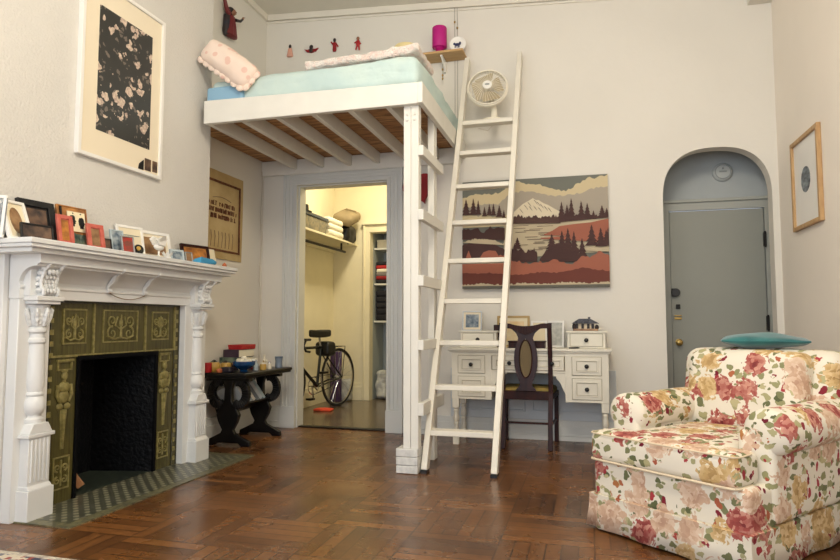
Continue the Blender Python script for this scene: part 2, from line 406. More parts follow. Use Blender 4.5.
        for a in range(3):
            b, d = [(1, 2), (2, 0), (0, 1)][a]
            for sgn in (-1, 1):
                for i in range(len(ln[b]) - 1):
                    for j in range(len(ln[d]) - 1):
                        q = []
                        for (ii, jj) in ((i, j), (i + 1, j), (i + 1, j + 1), (i, j + 1)):
                            p = [0, 0, 0]; p[a] = sgn * h[a]; p[b] = ln[b][ii]; p[d] = ln[d][jj]; q.append(vid(p))
                        fs.append(tuple(q if sgn > 0 else q[::-1]))
        return s.add(vs, fs, m)
    def build(s, name, mats, parent=None, bevel=0.0, sharp=38, label=None, loc=None):
        if not isinstance(mats, (list, tuple)): mats = [mats]
        P = WM[parent.name] if parent else Matrix.Translation(loc or (0, 0, 0))
        inv = P.inverted()
        me = bpy.data.meshes.new(name)
        me.from_pydata([inv @ q for q in s.v], [], s.f)
        for m in mats: me.materials.append(m)
        me.polygons.foreach_set('material_index', s.mi)
        import bmesh
        bm = bmesh.new(); bm.from_mesh(me); bmesh.ops.recalc_face_normals(bm, faces=bm.faces); bm.to_mesh(me); bm.free()
        me.shade_smooth(); me.set_sharp_from_angle(angle=math.radians(sharp))
        o = bpy.data.objects.new(name, me); C.objects.link(o)
        if parent: o.parent = parent; WM[o.name] = P
        else: o.matrix_world = P; WM[o.name] = P
        if bevel:
            b = o.modifiers.new('edge', 'BEVEL'); b.width = bevel; b.segments = 2; b.limit_method = 'ANGLE'; b.angle_limit = math.radians(40)
        if label: o['label'] = label
        return o

def tag(o, label, cat, group=None):
    o['label'] = label; o['category'] = cat
    if group: o['group'] = group
    return o
def thing(name, label, cat, loc=(0, 0, 0), rotz=0.0, group=None):
    o = bpy.data.objects.new(name, None); C.objects.link(o); o.empty_display_size = 0.1
    o.location = loc; o.rotation_euler = (0, 0, rotz)
    WM[o.name] = Matrix.Translation(loc) @ Matrix.Rotation(rotz, 4, 'Z')
    return tag(o, label, cat, group)
def struct(mb, name, mats, bevel=0.0, parent=None):
    o = mb.build(name, mats, parent, bevel)
    if not parent: o['kind'] = 'structure'
    return o
def arcpts(cx, cy, rx, ry, a0, a1, n):
    return [(cx + rx * math.cos(math.radians(a0 + (a1 - a0) * i / n)), cy + ry * math.sin(math.radians(a0 + (a1 - a0) * i / n))) for i in range(n + 1)]

# ================================================================== THE ROOM
XL, XR, YB, YF = -3.13, 1.478, 5.5, -2.6
def ceilz(x): return 3.82 + (4.125 - 3.82) * (XR - x) / (XR - XL)
b = MB(); b.box(-3.6, XR + .15, YF - .1, 5.62, -0.1, 0); struct(b, 'floor', FLOOR)
b = MB(); b.box(-3.7, -1.3, 5.62, 8.3, -0.1, 0.0); struct(b, 'floor_closet', CFLOOR)
b = MB(); b.box(.4, XR + .15, 5.62, 6.1, -0.1, 0.0); struct(b, 'floor_entry', FLOOR)
b = MB(); b.prism([(XL - .2, ceilz(XL - .2)), (XR + .2, ceilz(XR + .2)), (XR + .2, 4.4), (XL - .2, 4.4)], 'y', YF - .1, 5.7); struct(b, 'ceiling', CEIL)
b = MB(); b.box(1.30, XR, 5.2, YB, 3.62, 3.9); struct(b, 'trim_1', CEIL)
# back wall with the closet opening and the arch
T1 = 5.63
OPL, OPR, OPT = -2.745, -1.82, 2.345
AL, AR, AS, AT = .605, 1.43, 2.02, 2.45
b = MB()
b.box(-3.6, OPL, YB, T1, 0, 4.2); b.box(OPL, OPR, YB, T1, OPT, 4.2); b.box(OPR, AL, YB, T1, 0, 4.2); b.box(AR, XR + .15, YB, T1, 0, 4.2)
ac = (AL + AR) / 2; hw = (AR - AL) / 2
ap = []
for i in range(33):
    t = math.pi - math.pi * i / 32; c, s_ = math.cos(t), math.sin(t); e = 2 / 2.5
    ap.append((ac + hw * math.copysign(abs(c) ** e, c), AS + (AT - AS) * abs(s_) ** e))
for i in range(32): b.prism([ap[i], ap[i + 1], (ap[i + 1][0], 4.2), (ap[i][0], 4.2)], 'y', YB, T1)
struct(b, 'wall_back', WALL)
b = MB(); b.box(XL - .15, XL, 4.0, YB, 0, 4.2); b.box(XL - .15, XL, YF, -1.6, 0, 4.2); b.box(XL - .15, XL, .4, 2.5, 0, 4.2); b.box(XL - .15, XL, -1.6, .4, 0, .7); b.box(XL - .15, XL, -1.6, .4, 3.1, 4.2); struct(b, 'wall_left', WALL)
b = MB(); b.box(XR, XR + .12, YF, YB, 0, 4.2); struct(b, 'wall_right', RWALL)
# wall behind the camera with a tall window
b = MB(); b.box(XL, -2.6, YF - .1, YF, 0, 4.2); b.box(.8, XR, YF - .1, YF, 0, 4.2); b.box(-2.6, .8, YF - .1, YF, 0, .5); b.box(-2.6, .8, YF - .1, YF, 3.3, 4.2); struct(b, 'wall_front', WALL)
b = MB()
for x in (-2.6, -1.5, -.37, .74): b.box(x, x + .06, YF - .08, YF - .02, .5, 3.3)
for z in (.5, 1.9, 3.24): b.box(-2.6, .8, YF - .08, YF - .02, z, z + .06)
struct(b, 'window_1', WHITE)
b = MB()
for y in (-1.6, -.63, .34): b.box(XL - .1, XL - .04, y, y + .06, .7, 3.1)
for z in (.7, 1.9, 3.04): b.box(XL - .1, XL - .04, -1.6, .4, z, z + .06)
struct(b, 'window_2', WHITE)
# chimney breast with firebox hole
BX, BY0, BY1 = -2.87, 2.50, 4.2
FY0, FY1, FZ = 2.95, 3.62, .80
b = MB()
b.box(XL - .15, BX, BY0, FY0, 0, 1.36); b.box(XL - .15, BX, 2.30, FY0, 1.36, 4.2); b.box(XL - .15, BX, FY1, BY1, 0, 4.2); b.box(XL - .15, BX, FY0, FY1, FZ, 4.2)
struct(b, 'wall_chimney', STUCCO)
# baseboards and crown
def base_y(b, x0, x1, y, h=.17):
    b.box(x0, x1, y - .02, y, 0, h); b.box(x0, x1, y - .028, y, 0, h * .72); b.box(x0, x1, y - .034, y, h * .25, h * .32)
b = MB(); base_y(b, XL, -2.90, YB, .2); base_y(b, -1.66, AL - .02, YB); struct(b, 'baseboard_back', COOLW, .003)
b = MB(); b.box(XL, XL + .02, 4.2, YB, 0, .2); b.box(XL, XL + .028, 4.2, YB, 0, .14); struct(b, 'baseboard_left', COOLW, .003)
b = MB(); b.box(XR - .02, XR, YF, YB, 0, .17); struct(b, 'baseboard_right', COOLW, .003)
b = MB()   # low painted panelling behind the desk, the desk's cool shade in its colour
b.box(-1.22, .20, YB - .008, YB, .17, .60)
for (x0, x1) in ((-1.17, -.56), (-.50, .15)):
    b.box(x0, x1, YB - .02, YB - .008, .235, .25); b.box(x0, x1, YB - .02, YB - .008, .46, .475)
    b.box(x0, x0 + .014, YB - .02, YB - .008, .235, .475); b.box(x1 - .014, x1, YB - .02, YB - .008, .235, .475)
struct(b, 'trim_2', M('panel_shade_tinted_paint', (206, 211, 213), .5, var=.04), .003)
b = MB()
b.prism([(XL, ceilz(XL)), (XL, ceilz(XL) - .06), (1.3, ceilz(1.3) - .06), (1.3, ceilz(1.3))], 'y', YB - .03, YB)
b.prism([(XL, ceilz(XL) - .075), (XL, ceilz(XL) - .085), (1.3, ceilz(1.3) - .085), (1.3, ceilz(1.3) - .075)], 'y', YB - .012, YB)
struct(b, 'trim_3', CEIL)
b = MB(); b.box(XL, XL + .03, BY1, YB, ceilz(XL) - .06, ceilz(XL)); struct(b, 'trim_4', CEIL)
# closet door casing
b = MB()
CWD, CWT = .15, .125
for f0, f1, d in ((0, 1, .020), (0, .13, .040), (.13, .22, .034), (.36, .44, .027), (.60, .68, .027), (.84, 1, .036)):
    a0, a1 = f0 * CWD, f1 * CWD; t0, t1 = f0 * CWT, f1 * CWT     # outwards from the opening
    b.box(OPL - a1, OPL - a0, YB - d, YB, .18, OPT + t0); b.box(OPR + a0, OPR + a1, YB - d, YB, .18, OPT + t0)
    b.box(OPL - a1, OPR + a1, YB - d, YB, OPT + t0, OPT + t1)
for x0, x1 in ((OPL - CWD - .006, OPL + .004), (OPR - .004, OPR + CWD + .006)): b.box(x0, x1, YB - .05, YB, 0, .20)
b.box(OPL, OPL + .012, YB, T1, 0, OPT); b.box(OPR - .012, OPR, YB, T1, 0, OPT); b.box(OPL, OPR, YB, T1, OPT - .012, OPT)
struct(b, 'trim_5', COOLW, .003)
b = MB(); b.box(OPL, OPR, YB + .02, YB + .1, 0, .012); struct(b, 'trim_6', BLACKW, .003)
# closet room
CX0, CX1, CY, CZ = -3.3, -1.45, 7.66, 3.3
b = MB(); b.box(CX0 - .1, CX0, T1, CY, 0, CZ); struct(b, 'wall_closet_left', CLOSETW)
b = MB(); b.box(CX1, CX1 + .1, T1, CY, 0, CZ); struct(b, 'wall_closet_right', CLOSETW)
IDL, IDR, IDT = -2.775, -2.1, 2.19
b = MB(); b.box(CX0 - .1, IDL, CY, CY + .1, 0, CZ); b.box(IDR, CX1 + .1, CY, CY + .1, 0, CZ); b.box(IDL, IDR, CY, CY + .1, IDT, CZ); struct(b, 'wall_closet_back', CLOSETW)
b = MB(); b.box(CX0 - .1, CX1 + .1, T1, CY + .1, CZ, CZ + .1); struct(b, 'ceiling_closet', CLOSETW)
b = MB(); b.box(CX0, CX0 + .02, T1, CY, 0, .22); b.box(CX0, IDL - .1, CY - .02, CY, 0, .22); b.box(CX0, CX0 + .03, T1, CY, 0, .17); b.box(CX0, IDL - .1, CY - .03, CY, 0, .17)
struct(b, 'baseboard_closet', CLOSETW, .003)
b = MB()
b.box(IDL - .09, IDL, CY - .03, CY, 0, IDT + .1); b.box(IDR, IDR + .09, CY - .03, CY, 0, IDT + .1); b.box(IDL - .09, IDR + .09, CY - .03, CY, IDT, IDT + .1)
b.box(IDL - .09, IDL - .07, CY - .045, CY, 0, IDT + .12); b.box(IDL - .11, IDR + .11, CY - .06, CY, IDT + .1, IDT + .125)
struct(b, 'trim_7', CLOSETW, .003)
NICHE = M('niche_grey_paint', (176, 184, 186), .7)
b = MB()
b.box(IDL - .05, IDL, CY + .1, 8.25, 0, 2.5); b.box(IDR, IDR + .05, CY + .1, 8.25, 0, 2.5); b.box(IDL - .05, IDR + .05, 8.2, 8.25, 0, 2.5); b.box(IDL - .05, IDR + .05, CY + .1, 8.25, 2.45, 2.5)
struct(b, 'wall_niche', NICHE)
# entry recess and door
RX0, RX1, RY = .60, 1.56, 5.93
b = MB(); b.box(RX0 - .08, RX0, T1, RY, 0, 2.9); b.box(RX1, RX1 + .08, T1, RY, 0, 2.9); b.box(RX0 - .08, RX1 + .08, RY, RY + .1, 2.06, 2.9); b.box(RX0 - .08, RX1 + .08, T1, RY + .1, 2.82, 2.9)
b.box(RX0 - .08, .70, RY, RY + .1, 0, 2.06); b.box(1.47, RX1 + .08, RY, RY + .1, 0, 2.06)
struct(b, 'wall_entry', RECESS)
b = MB()
b.box(.625, .695, RY - .03, RY, 0, 2.07); b.box(1.468, 1.54, RY - .03, RY, 0, 2.07); b.box(.625, 1.54, RY - .03, RY, 2.0, 2.07)
b.box(.625, .645, RY - .045, RY, 0, 2.09); b.box(1.52, 1.54, RY - .045, RY, 0, 2.09); b.box(.61, 1.55, RY - .05, RY, 2.07, 2.095)
struct(b, 'trim_8', M('door_casing_paint', (170, 172, 164), .5), .003)
d = bpy.data.objects.new('door_1', None); C.objects.link(d); d.location = (1.08, RY, 0); d['kind'] = 'structure'; WM[d.name] = Matrix.Translation((1.08, RY, 0))
MB().box(.70, 1.462, RY - .012, RY + .04, .01, 1.995).build('door_panel', DOORG, d, .002)
MB().box(.702, .735, RY - .05, RY - .012, 1.235, 1.305).lathe([(.036, 0), (.036, .04)], (.735, RY - .012, 1.27), 16, (0, -1, 0)).build('rim_lock', BLACK, d, .003)
MB().box(.735, .77, RY - .03, RY - .012, 1.125, 1.165).build('door_chain_plate', DARKMETAL, d, .003)
MB().box(.72, .78, RY - .025, RY - .012, 1.03, 1.05).box(.72, .78, RY - .025, RY - .012, 1.06, 1.07).build('latch_plate', BRASS, d, .002)
MB().lathe([(.03, 0), (.03, .008), (.012, .012), (.012, .03), (.026, .035), (.028, .05), (.02, .062), (.001, .066)], (.752, RY - .012, .83), 18, (0, -1, 0)).build('door_knob', BRASS, d)
for z in (1.72, 1.0): MB().box(1.452, 1.472, RY - .045, RY - .012, z - .06, z + .06).lathe([(.008, -.07), (.008, .07)], (1.462, RY - .045, z), 10).build('hinge', DARKMETAL, d)
s = thing('smoke_detector', 'round pale smoke detector on the recess wall above the entry door', 'smoke detector', (1.15, RY, 2.33))
MB().lathe([(.082, 0), (.082, .02), (.07, .034), (.001, .036)], (1.15, RY, 2.33), 28, (0, -1, 0)).build('detector_body', GREYM, s)
MB().tube([(1.15 + .062 * math.cos(a / 12 * math.pi), RY - .036, 2.33 + .062 * math.sin(a / 12 * math.pi)) for a in range(24)], .004, 6, True).build('detector_ring', GREYL, s)
MB().box(1.12, 1.18, RY - .042, RY - .03, 2.325, 2.338).ball((1.15, RY - .038, 2.36), .008).build('detector_vent', GREYL, s)

# ================================================================== FIREPLACE
fp = thing('fireplace', 'white painted fireplace with turned columns and olive relief tiles', 'fireplace', (BX, 3.28, 0))
SX = -2.60; SY0, SY1, SZ = 2.375, 4.20, 1.418
b = MB()
for (z0, z1, i) in ((1.392, 1.418, 0), (1.374, 1.392, .010), (1.352, 1.374, .035)):
    b.box(BX, SX - i, SY0 + i, SY1 - i, z0, z1)
    b.box(XL - .1, BX, SY0 + i, BY0, z0, z1)
b.build('mantel_shelf', MANTEL, fp, .004)
cove = [(-2.868, 1.125), (-2.80, 1.125), (-2.80, 1.175), (-2.792, 1.18), (-2.792, 1.192), (-2.80, 1.197), (-2.805, 1.215)]
cove += [(-2.80 + .10 * (1 - math.cos(t)), 1.215 + .075 * math.sin(t)) for t in (i / 8 * math.pi / 2 for i in range(1, 9))]
cove += [(-2.692, 1.292), (-2.692, 1.300), (-2.672, 1.306), (-2.672, 1.354), (-2.868, 1.354)]
MB().prism(cove, 'y', 2.50, 4.10).build('frieze', MANTEL, fp, .002)
b = MB(); b.box(XL - .05, BX, 2.47, 2.5, 0, 1.36); b.box(XL - .05, BX, 2.455, 2.47, 0, .2); b.box(-3.1, -2.92, 2.46, 2.47, .3, .62); b.box(-3.1, -2.92, 2.46, 2.47, .70, 1.1)
b.build('end_panel', MANTEL, fp, .004)
def leg_assembly(yc, y0, y1):
    MB().box(-2.868, -2.805, y0, y1, 0, 1.13).box(-2.868, -2.76, yc - .088, yc + .088, 1.14, 1.352).build('pilaster', MANTEL, fp, .004)
    xc = -2.80; w_ = .070
    col = MB()
    col.box(xc - w_ - .012, xc + w_, yc - .078, yc + .080, 0, .155)
    col.prism([(xc - .075, .155), (xc + w_, .155), (xc + .052, .175), (xc - .075, .175)], 'y', yc - .07, yc + .07)
    col.box(xc - .075, xc + .05, yc - .066, yc + .066, .17, .42)
    for k in range(5): col.box(xc + .05, xc + .056, yc - .052 + k * .0235, yc - .042 + k * .0235, .19, .405)
    col.box(xc - .075, xc + .063, yc - .082, yc + .082, .415, .435)
    col.prism([(yc - .072, .435), (yc + .072, .435), (yc + .045, .485), (yc - .045, .485)], 'x', xc - .06, xc + .055)
    cm = col.build('plinth', MANTEL, fp, .004)
    prof = [(.044, .48), (.048, .49), (.048, .505), (.034, .515), (.034, .525), (.046, .535), (.054, .56), (.055, .59), (.046, .61), (.040, .62),
            (.046, .628), (.046, .636), (.040, .645), (.046, .68), (.045, .74), (.042, .82), (.038, .89), (.046, .90), (.046, .915), (.036, .925),
            (.036, .945), (.048, .955), (.048, .97), (.036, .98)]
    MB().lathe(prof, (xc, yc, 0), 28).build('column', MANTEL, fp)
    cap = MB().lathe([(.036, .98), (.046, 1.0), (.052, 1.03), (.05, 1.06), (.056, 1.085), (.06, 1.095), (.03, 1.1)], (xc, yc, 0), 28)
    for k in range(8):
        a = k / 8 * 2 * math.pi
        cap.tube([(xc + .045 * math.cos(a), yc + .045 * math.sin(a), .985), (xc + .056 * math.cos(a), yc + .056 * math.sin(a), 1.03), (xc + .066 * math.cos(a), yc + .066 * math.sin(a), 1.07), (xc + .06 * math.cos(a), yc + .06 * math.sin(a), 1.08)], [.008, .014, .01, .004], 6)
    cap.build('capital', CARVED, fp)
    ab = MB(); ab.box(-2.868, -2.715, yc - .085, yc + .085, 1.115, 1.14); ab.box(-2.868, -2.725, yc - .072, yc + .072, 1.098, 1.115)
    ab.build('abacus', MANTEL, fp, .003)
    sp = [(-2.86, 1.14), (-2.735, 1.14), (-2.722, 1.15), (-2.722, 1.168), (-2.737, 1.185), (-2.742, 1.21), (-2.73, 1.245), (-2.715, 1.28), (-2.69, 1.30), (-2.682, 1.312), (-2.682, 1.354), (-2.86, 1.354)]
    k_ = MB().prism(sp, 'y', yc - .045, yc + .045)
    for sgn in (-1, 1):
        k_.tube([(x + .004, yc + sgn * .045, z) for x, z in sp[1:10]], .011, 6)
        for z, x in ((1.17, -2.745), (1.20, -2.76), (1.23, -2.755), (1.26, -2.74), (1.285, -2.72)):
            k_.ball((x, yc + sgn * .051, z), (.02, .009, .014), 8, 6)
    for z, x in ((1.165, -2.72), (1.19, -2.733), (1.215, -2.737), (1.24, -2.728), (1.265, -2.71)):
        for oy in (-.022, 0, .022): k_.ball((x, yc + oy, z), (.012, .012, .016), 8, 6)
    k_.build('corbel', CARVED, fp)
leg_assembly(2.614, 2.505, 2.70)
leg_assembly(3.99, 3.858, 4.10)
def scroll_bracket(yc):
    sp = [(-2.80, 1.185), (-2.782, 1.178), (-2.775, 1.19), (-2.785, 1.205), (-2.775, 1.22), (-2.745, 1.245), (-2.735, 1.27), (-2.715, 1.285), (-2.69, 1.292), (-2.668, 1.305), (-2.668, 1.322), (-2.69, 1.322), (-2.73, 1.305), (-2.77, 1.26), (-2.80, 1.22)]
    MB().prism(sp, 'y', yc - .013, yc + .013).lathe([(.012, -.018), (.012, .018)], (-2.786, yc, 1.19), 12, (0, 1, 0)).build('scroll_bracket', MANTEL, fp, .002)
yb1, yb2 = 3.10, 3.41
scroll_bracket(yb1); scroll_bracket(yb2)
MB().tube([(-2.785, yb1 + (yb2 - yb1) * i / 14, 1.178 - .032 * (1 - (2 * i / 14 - 1) ** 2)) for i in range(15)], .0028, 6).build('garland_string', M('garland_wire', (130, 110, 84), .6), fp)
# tile surround
tb = MB()
TX0, TX1 = -2.869, -2.855; TY0, TY1, TZT = 2.70, 3.858, 1.125
tb.box(TX0, TX1, TY0, FY0, 0, TZT); tb.box(TX0, TX1, FY1, TY1, 0, TZT); tb.box(TX0, TX1, FY0, FY1, FZ, TZT)
ts = tb.build('tile_surround', TILE, fp)
rl = MB()
def lbox(y0, y1, z0, z1, h=.006): rl.box(TX1 - .002, TX1 + h, y0, y1, z0, z1)
def frame_(y0, y1, z0, z1, t=.007):
    lbox(y0, y1, z0, z0 + t); lbox(y0, y1, z1 - t, z1); lbox(y0, y0 + t, z0, z1); lbox(y1 - t, y1, z0, z1)
def spiral(y, z, r, a0, turns, sgn):
    pts = []
    for i in range(19):
        t = i / 18; a = a0 + sgn * turns * 2 * math.pi * t; rr = r * (1 - .85 * t)
        pts.append((TX1 + .003, y + rr * math.cos(a), z + rr * math.sin(a)))
    rl.tube(pts, [.006 * (1 - .5 * i / 18) for i in range(19)], 6)
ZP0, ZP1 = FZ + .03, TZT
lbox(TY0 + .05, TY1 - .05, FZ + .008, FZ + .02, .01)
for y in (3.055, 3.50, 3.80): lbox(y - .006, y + .006, FZ + .01, TZT - .01, .01)
def ornament(yc, zc, w_, h_):
    frame_(yc - w_ / 2, yc + w_ / 2, zc - h_ / 2, zc + h_ / 2)
    rl.tube([(TX1 + .004, yc, zc - h_ * .34), (TX1 + .006, yc, zc + h_ * .36)], [.009, .004], 6)
    rl.ball((TX1 + .003, yc, zc + h_ * .1), (.008, .016, .03), 8, 6)
    for sg in (-1, 1):
        spiral(yc + sg * w_ * .24, zc - h_ * .22, w_ * .15, math.pi / 2, 1.3, -sg)
        spiral(yc + sg * w_ * .25, zc + h_ * .16, w_ * .13, -math.pi / 2, 1.3, sg)
        rl.tube([(TX1 + .003, yc, zc - h_ * .36), (TX1 + .003, yc + sg * w_ * .2, zc - h_ * .40), (TX1 + .003, yc + sg * w_ * .38, zc - h_ * .3)], .006, 6)
        rl.tube([(TX1 + .003, yc, zc - .02), (TX1 + .003, yc + sg * w_ * .16, zc + .005), (TX1 + .003, yc + sg * w_ * .1, zc + h_ * .3)], .005, 6)
zc = (ZP0 + ZP1) / 2 + .003
ornament(2.915, zc, .17, .20); ornament(3.278, zc, .30, .20); ornament(3.65, zc, .17, .19)
def herm(yc):
    frame_(yc - .05, yc + .05, .735, .785); lbox(yc - .055, yc + .055, .785, .795, .012)
    rl.ball((TX1 + .004, yc, .705), (.016, .020, .028), 10, 8); rl.ball((TX1 + .002, yc, .73), (.012, .024, .012), 10, 8)
    rl.lathe([(.010, .66), (.012, .68)], (TX1, yc, 0), 10)
    rl.ball((TX1 + .004, yc, .64), (.018, .042, .032), 12, 8); rl.ball((TX1 + .004, yc, .59), (.016, .034, .04), 12, 8)
    for sg in (-1, 1):
        rl.tube([(TX1 + .006, yc + sg * .042, .655), (TX1 + .006, yc + sg * .05, .60), (TX1 + .008, yc + sg * .03, .56)], [.011, .010, .008], 8)
        rl.ball((TX1 + .003, yc + sg * .026, .535), (.012, .024, .02), 8, 6)
        rl.tube([(TX1 + .003, yc + sg * .02, .52), (TX1 + .003, yc + sg * .012, .42), (TX1 + .003, yc + sg * .006, .3)], .005, 6)
    rl.tube([(TX1 + .004, yc, .52), (TX1 + .004, yc, .33)], [.02, .006], 8)
    frame_(yc - .055, yc + .055, .08, .26)
    for sg in (-1, 1): spiral(yc + sg * .024, .2, .022, -math.pi / 2, 1.2, sg); spiral(yc + sg * .024, .13, .022, math.pi / 2, 1.2, -sg)
    rl.tube([(TX1 + .003, yc, .1), (TX1 + .003, yc, .24)], .006, 6)
herm(2.855); herm(3.705)
for y in (2.757, 3.826):
    for k in range(17): lbox(y - .011, y + .011, .04 + k * .064, .066 + k * .064, .005)
rl.build('relief_ornament', TILEHI, ts)
MB().box(TX0, TX1 + .003, TY0, TY0 + .012, 0, TZT).box(TX0, TX1 + .003, TY1 - .012, TY1, 0, TZT).box(TX0, TX1 + .003, TY0, TY1, TZT - .012, TZT).box(TX0, TX1 + .004, TY0 + .05, TY0 + .056, .0, TZT).box(TX0, TX1 + .004, TY1 - .062, TY1 - .056, 0, TZT).build('dark_border', TILEDK, ts)
# firebox
fb = MB(); FX = -3.27
fx0, gy0, gy1, gz = -2.856, FY0 + .006, FY1 - .006, FZ - .006
fb.add([(fx0, gy0, 0), (fx0, gy0, gz), (FX, FY0 + .1, FZ - .05), (FX, FY0 + .1, 0)], [(0, 1, 2, 3)])
fb.add([(fx0, gy1, 0), (fx0, gy1, gz), (FX, FY1 - .1, FZ - .05), (FX, FY1 - .1, 0)], [(3, 2, 1, 0)])
fb.add([(FX, FY0 + .1, 0), (FX, FY0 + .1, FZ - .05), (FX, FY1 - .1, FZ - .05), (FX, FY1 - .1, 0)], [(0, 1, 2, 3)])
fb.add([(fx0, gy0, gz), (fx0, gy1, gz), (FX, FY1 - .1, FZ - .05), (FX, FY0 + .1, FZ - .05)], [(0, 1, 2, 3)])
fb.build('firebox', IRON, fp)
MB().box(-2.86, -2.845, FY0 - .012, FY0 + .012, 0, FZ + .01).box(-2.86, -2.845, FY1 - .012, FY1 + .012, 0, FZ + .01).box(-2.86, -2.845, FY0 - .012, FY1 + .012, FZ - .014, FZ + .012).build('firebox_frame', M('sooty_iron', (12, 12, 14), .9, spec=.1), fp, .002)
MB().box(FX, BX, FY0 + .005, FY1 - .005, .001, .008).build('firebox_floor', M('firebox_floor_tile', (58, 66, 56), .35, rgb2=(40, 46, 42), vscale=30), fp)
h = MB(); h.box(BX, -2.52, 2.59, 4.2, .0, .007); ho = h.build('hearth', HEARTH, fp)
MB().box(-2.52, -2.46, 2.53, 4.26, 0, .006).box(BX, -2.52, 2.53, 2.59, 0, .006).box(BX, -2.52, 4.2, 4.26, 0, .006).build('hearth_border', HEARTHB, ho)
f = MB(); f.bar((-2.93, 3.085, .035), (-2.99, 3.0, .19), .03, .045); tag(f.build('firewood_stick', FIREWOOD, None, .004), 'small pale stick of firewood leaning inside the dark firebox', 'firewood')

# ================================================================== MANTEL ITEMS
def photo_frame(name, label, x, y, wd, ht, lean, yaw, fm, pm, bw=.014, matm=None, mw=0.0, th=.014, cat='picture frame', z=SZ, group=None, extra=None, oval=False):
    """stands on z; local X along the width, local Y outward normal, leaning back; yaw 0 faces +X"""
    t = thing(name, label, cat, (x, y, z), 0, group)
    R = Matrix.Translation((x, y, z)) @ Matrix.Rotation(math.radians(90 + yaw), 4, 'Z') @ Matrix.Rotation(math.radians(-lean), 4, 'X')
    # local: width along X, depth along Y (front = -Y), height Z
    f = MB(R)
    f.box(-wd / 2, wd / 2, 0, th, 0, bw); f.box(-wd / 2, wd / 2, 0, th, ht - bw, ht)
    f.box(-wd / 2, -wd / 2 + bw, 0, th, bw, ht - bw); f.box(wd / 2 - bw, wd / 2, 0, th, bw, ht - bw)
    f.box(-wd / 2 + bw * .5, wd / 2 - bw * .5, th * .7, th, bw * .5, ht - bw * .5)
    f.build('frame', fm, t, .0015)
    i0 = bw; iw = wd / 2 - bw
    if matm:
        mm = MB(R); mm.box(-iw, iw, th * .45, th * .65, bw, ht - bw); mm.build('mat_board', matm, t)
    p = MB(R)
    if oval: p.prism([(a, c) for a, c in arcpts(0, ht / 2, wd / 2 - bw - mw, ht / 2 - bw - mw, 0, 345, 23)], 'y', th * .35, th * .45)
    else: p.box(-iw + mw, iw - mw, th * .35, th * .5, bw + mw, ht - bw - mw)
    p.build('picture', pm, t)
    if extra: extra(R, t)
    return t
XB = -2.80
# pale lattice frame at the near end
def lattice(R, t):
    g = MB(R)
    for k in range(-4, 9):
        a = -.07 + k * .024
        g.bar((max(-.068, min(.068, a)), .002, .014 + .0), (max(-.068, min(.068, a + .13)), .002, .2), .003, .004, (0, 1, 0)); g.bar((max(-.068, min(.068, a + .13)), .002, .014), (max(-.068, min(.068, a)), .002, .2), .003, .004, (0, 1, 0))
    g.build('lattice', SILVER, t)
photo_frame('framed_photo', 'silvery lattice frame at the cropped end of the mantel', -2.83, 2.345, .13, .215, 6, -74, WHITE, GREYP, .014, extra=lattice)
photo_frame('framed_photo', 'white frame with brown oval picture beside the lattice frame', -2.735, 2.45, .14, .215, 21, 2, WHITE, PHOTO_BROWN, .014, PAPER, .022, th=.02, oval=True)
photo_frame('framed_photo', 'large black photo frame behind the double frame on the mantel', -2.775, 2.592, .205, .235, 12, -6, BLACK, PHOTO_DARK, .034, BLACK, .012, th=.022)
t = photo_frame('framed_photo', 'low black double photo frame in front of the large black frame', -2.69, 2.50, .17, .085, 10, -8, BLACK, PHOTO_DARK, .008)
# silhouette panel
def silhouettes(R, t):
    p = MB(R); p.box(-.035, .078, -.003, 0, .10, .215); p.build('cream_panel', CREAMP, t)
    q = MB(R)
    head = [(-.012, 0), (.012, 0), (.012, .012), (.018, .02), (.02, .045), (.012, .062), (-.006, .066), (-.016, .058), (-.018, .045), (-.016, .04), (-.024, .03), (-.018, .026), (-.02, .018), (-.012, .014)]
    q.prism([(-a * -1 * .95 - .005 - .0, c * 1.0 + .128) for a, c in [(-x_, z_) for x_, z_ in head]], 'y', -.005, -.002)
    q.prism([(.052 - a * -.95 * -1, c + .12) for a, c in head], 'y', -.005, -.002)
    q.ball((.0, -.004, .205), (.005, .002, .004), 8, 6); q.ball((.05, -.004, .205), (.005, .002, .004), 8, 6)
    q.build('silhouette', BLACK, t)
    MB(R).box(-.08, -.068, -.004, .0, .0, .235).build('dark_edge', BLACK, t)
    k = MB(R); k.box(-.02, .085, -.003, 0, .005, .085); k.ball((.0, -.004, .06), (.02, .004, .03)); k.ball((.05, -.004, .05), (.018, .004, .035)); k.build('painted_figures', TEALP, t)
photo_frame('silhouette_panel', 'orange wooden art panel with two black head silhouettes facing each other', -2.785, 2.83, .19, .245, 10, -6, WOODART, WOODART, .006, extra=silhouettes, cat='art panel')
photo_frame('framed_photo', 'coral pink photo frame overlapping the silhouette panel', -2.695, 2.685, .095, .165, 10, -4, PINKF, PHOTO_ORANGE, .02, PINKF, .006)
photo_frame('framed_photo', 'coral pink photo frame standing right of the silhouette panel', -2.72, 2.925, .11, .155, 12, -8, PINKF, PHOTO_BROWN, .024, PINKF, .004)
photo_frame('framed_photo', 'tiny dark photo frame between coral frame and blue-grey frame', -2.745, 3.03, .07, .085, 12, -8, BLACK, PHOTO_DARK, .006)
photo_frame('framed_photo', 'blue-grey glass frame against the blank white frame', -2.76, 3.14, .09, .155, 12, -10, GLASSY, PHOTO_BLUE, .008)
def crease(R, t): MB(R).box(-.06, .07, .001, .004, .14, .144).build('mat_line', GREYL, t)
photo_frame('framed_photo', 'white frame with blank cream sheet in the middle of the mantel', -2.79, 3.29, .20, .205, 11, -10, WHITE, PAPER, .016, extra=crease)
photo_frame('framed_photo', 'small silver frame with red picture in front of blank white frame', -2.70, 3.155, .085, .115, 12, -12, SILVER, PHOTO_RED, .006)
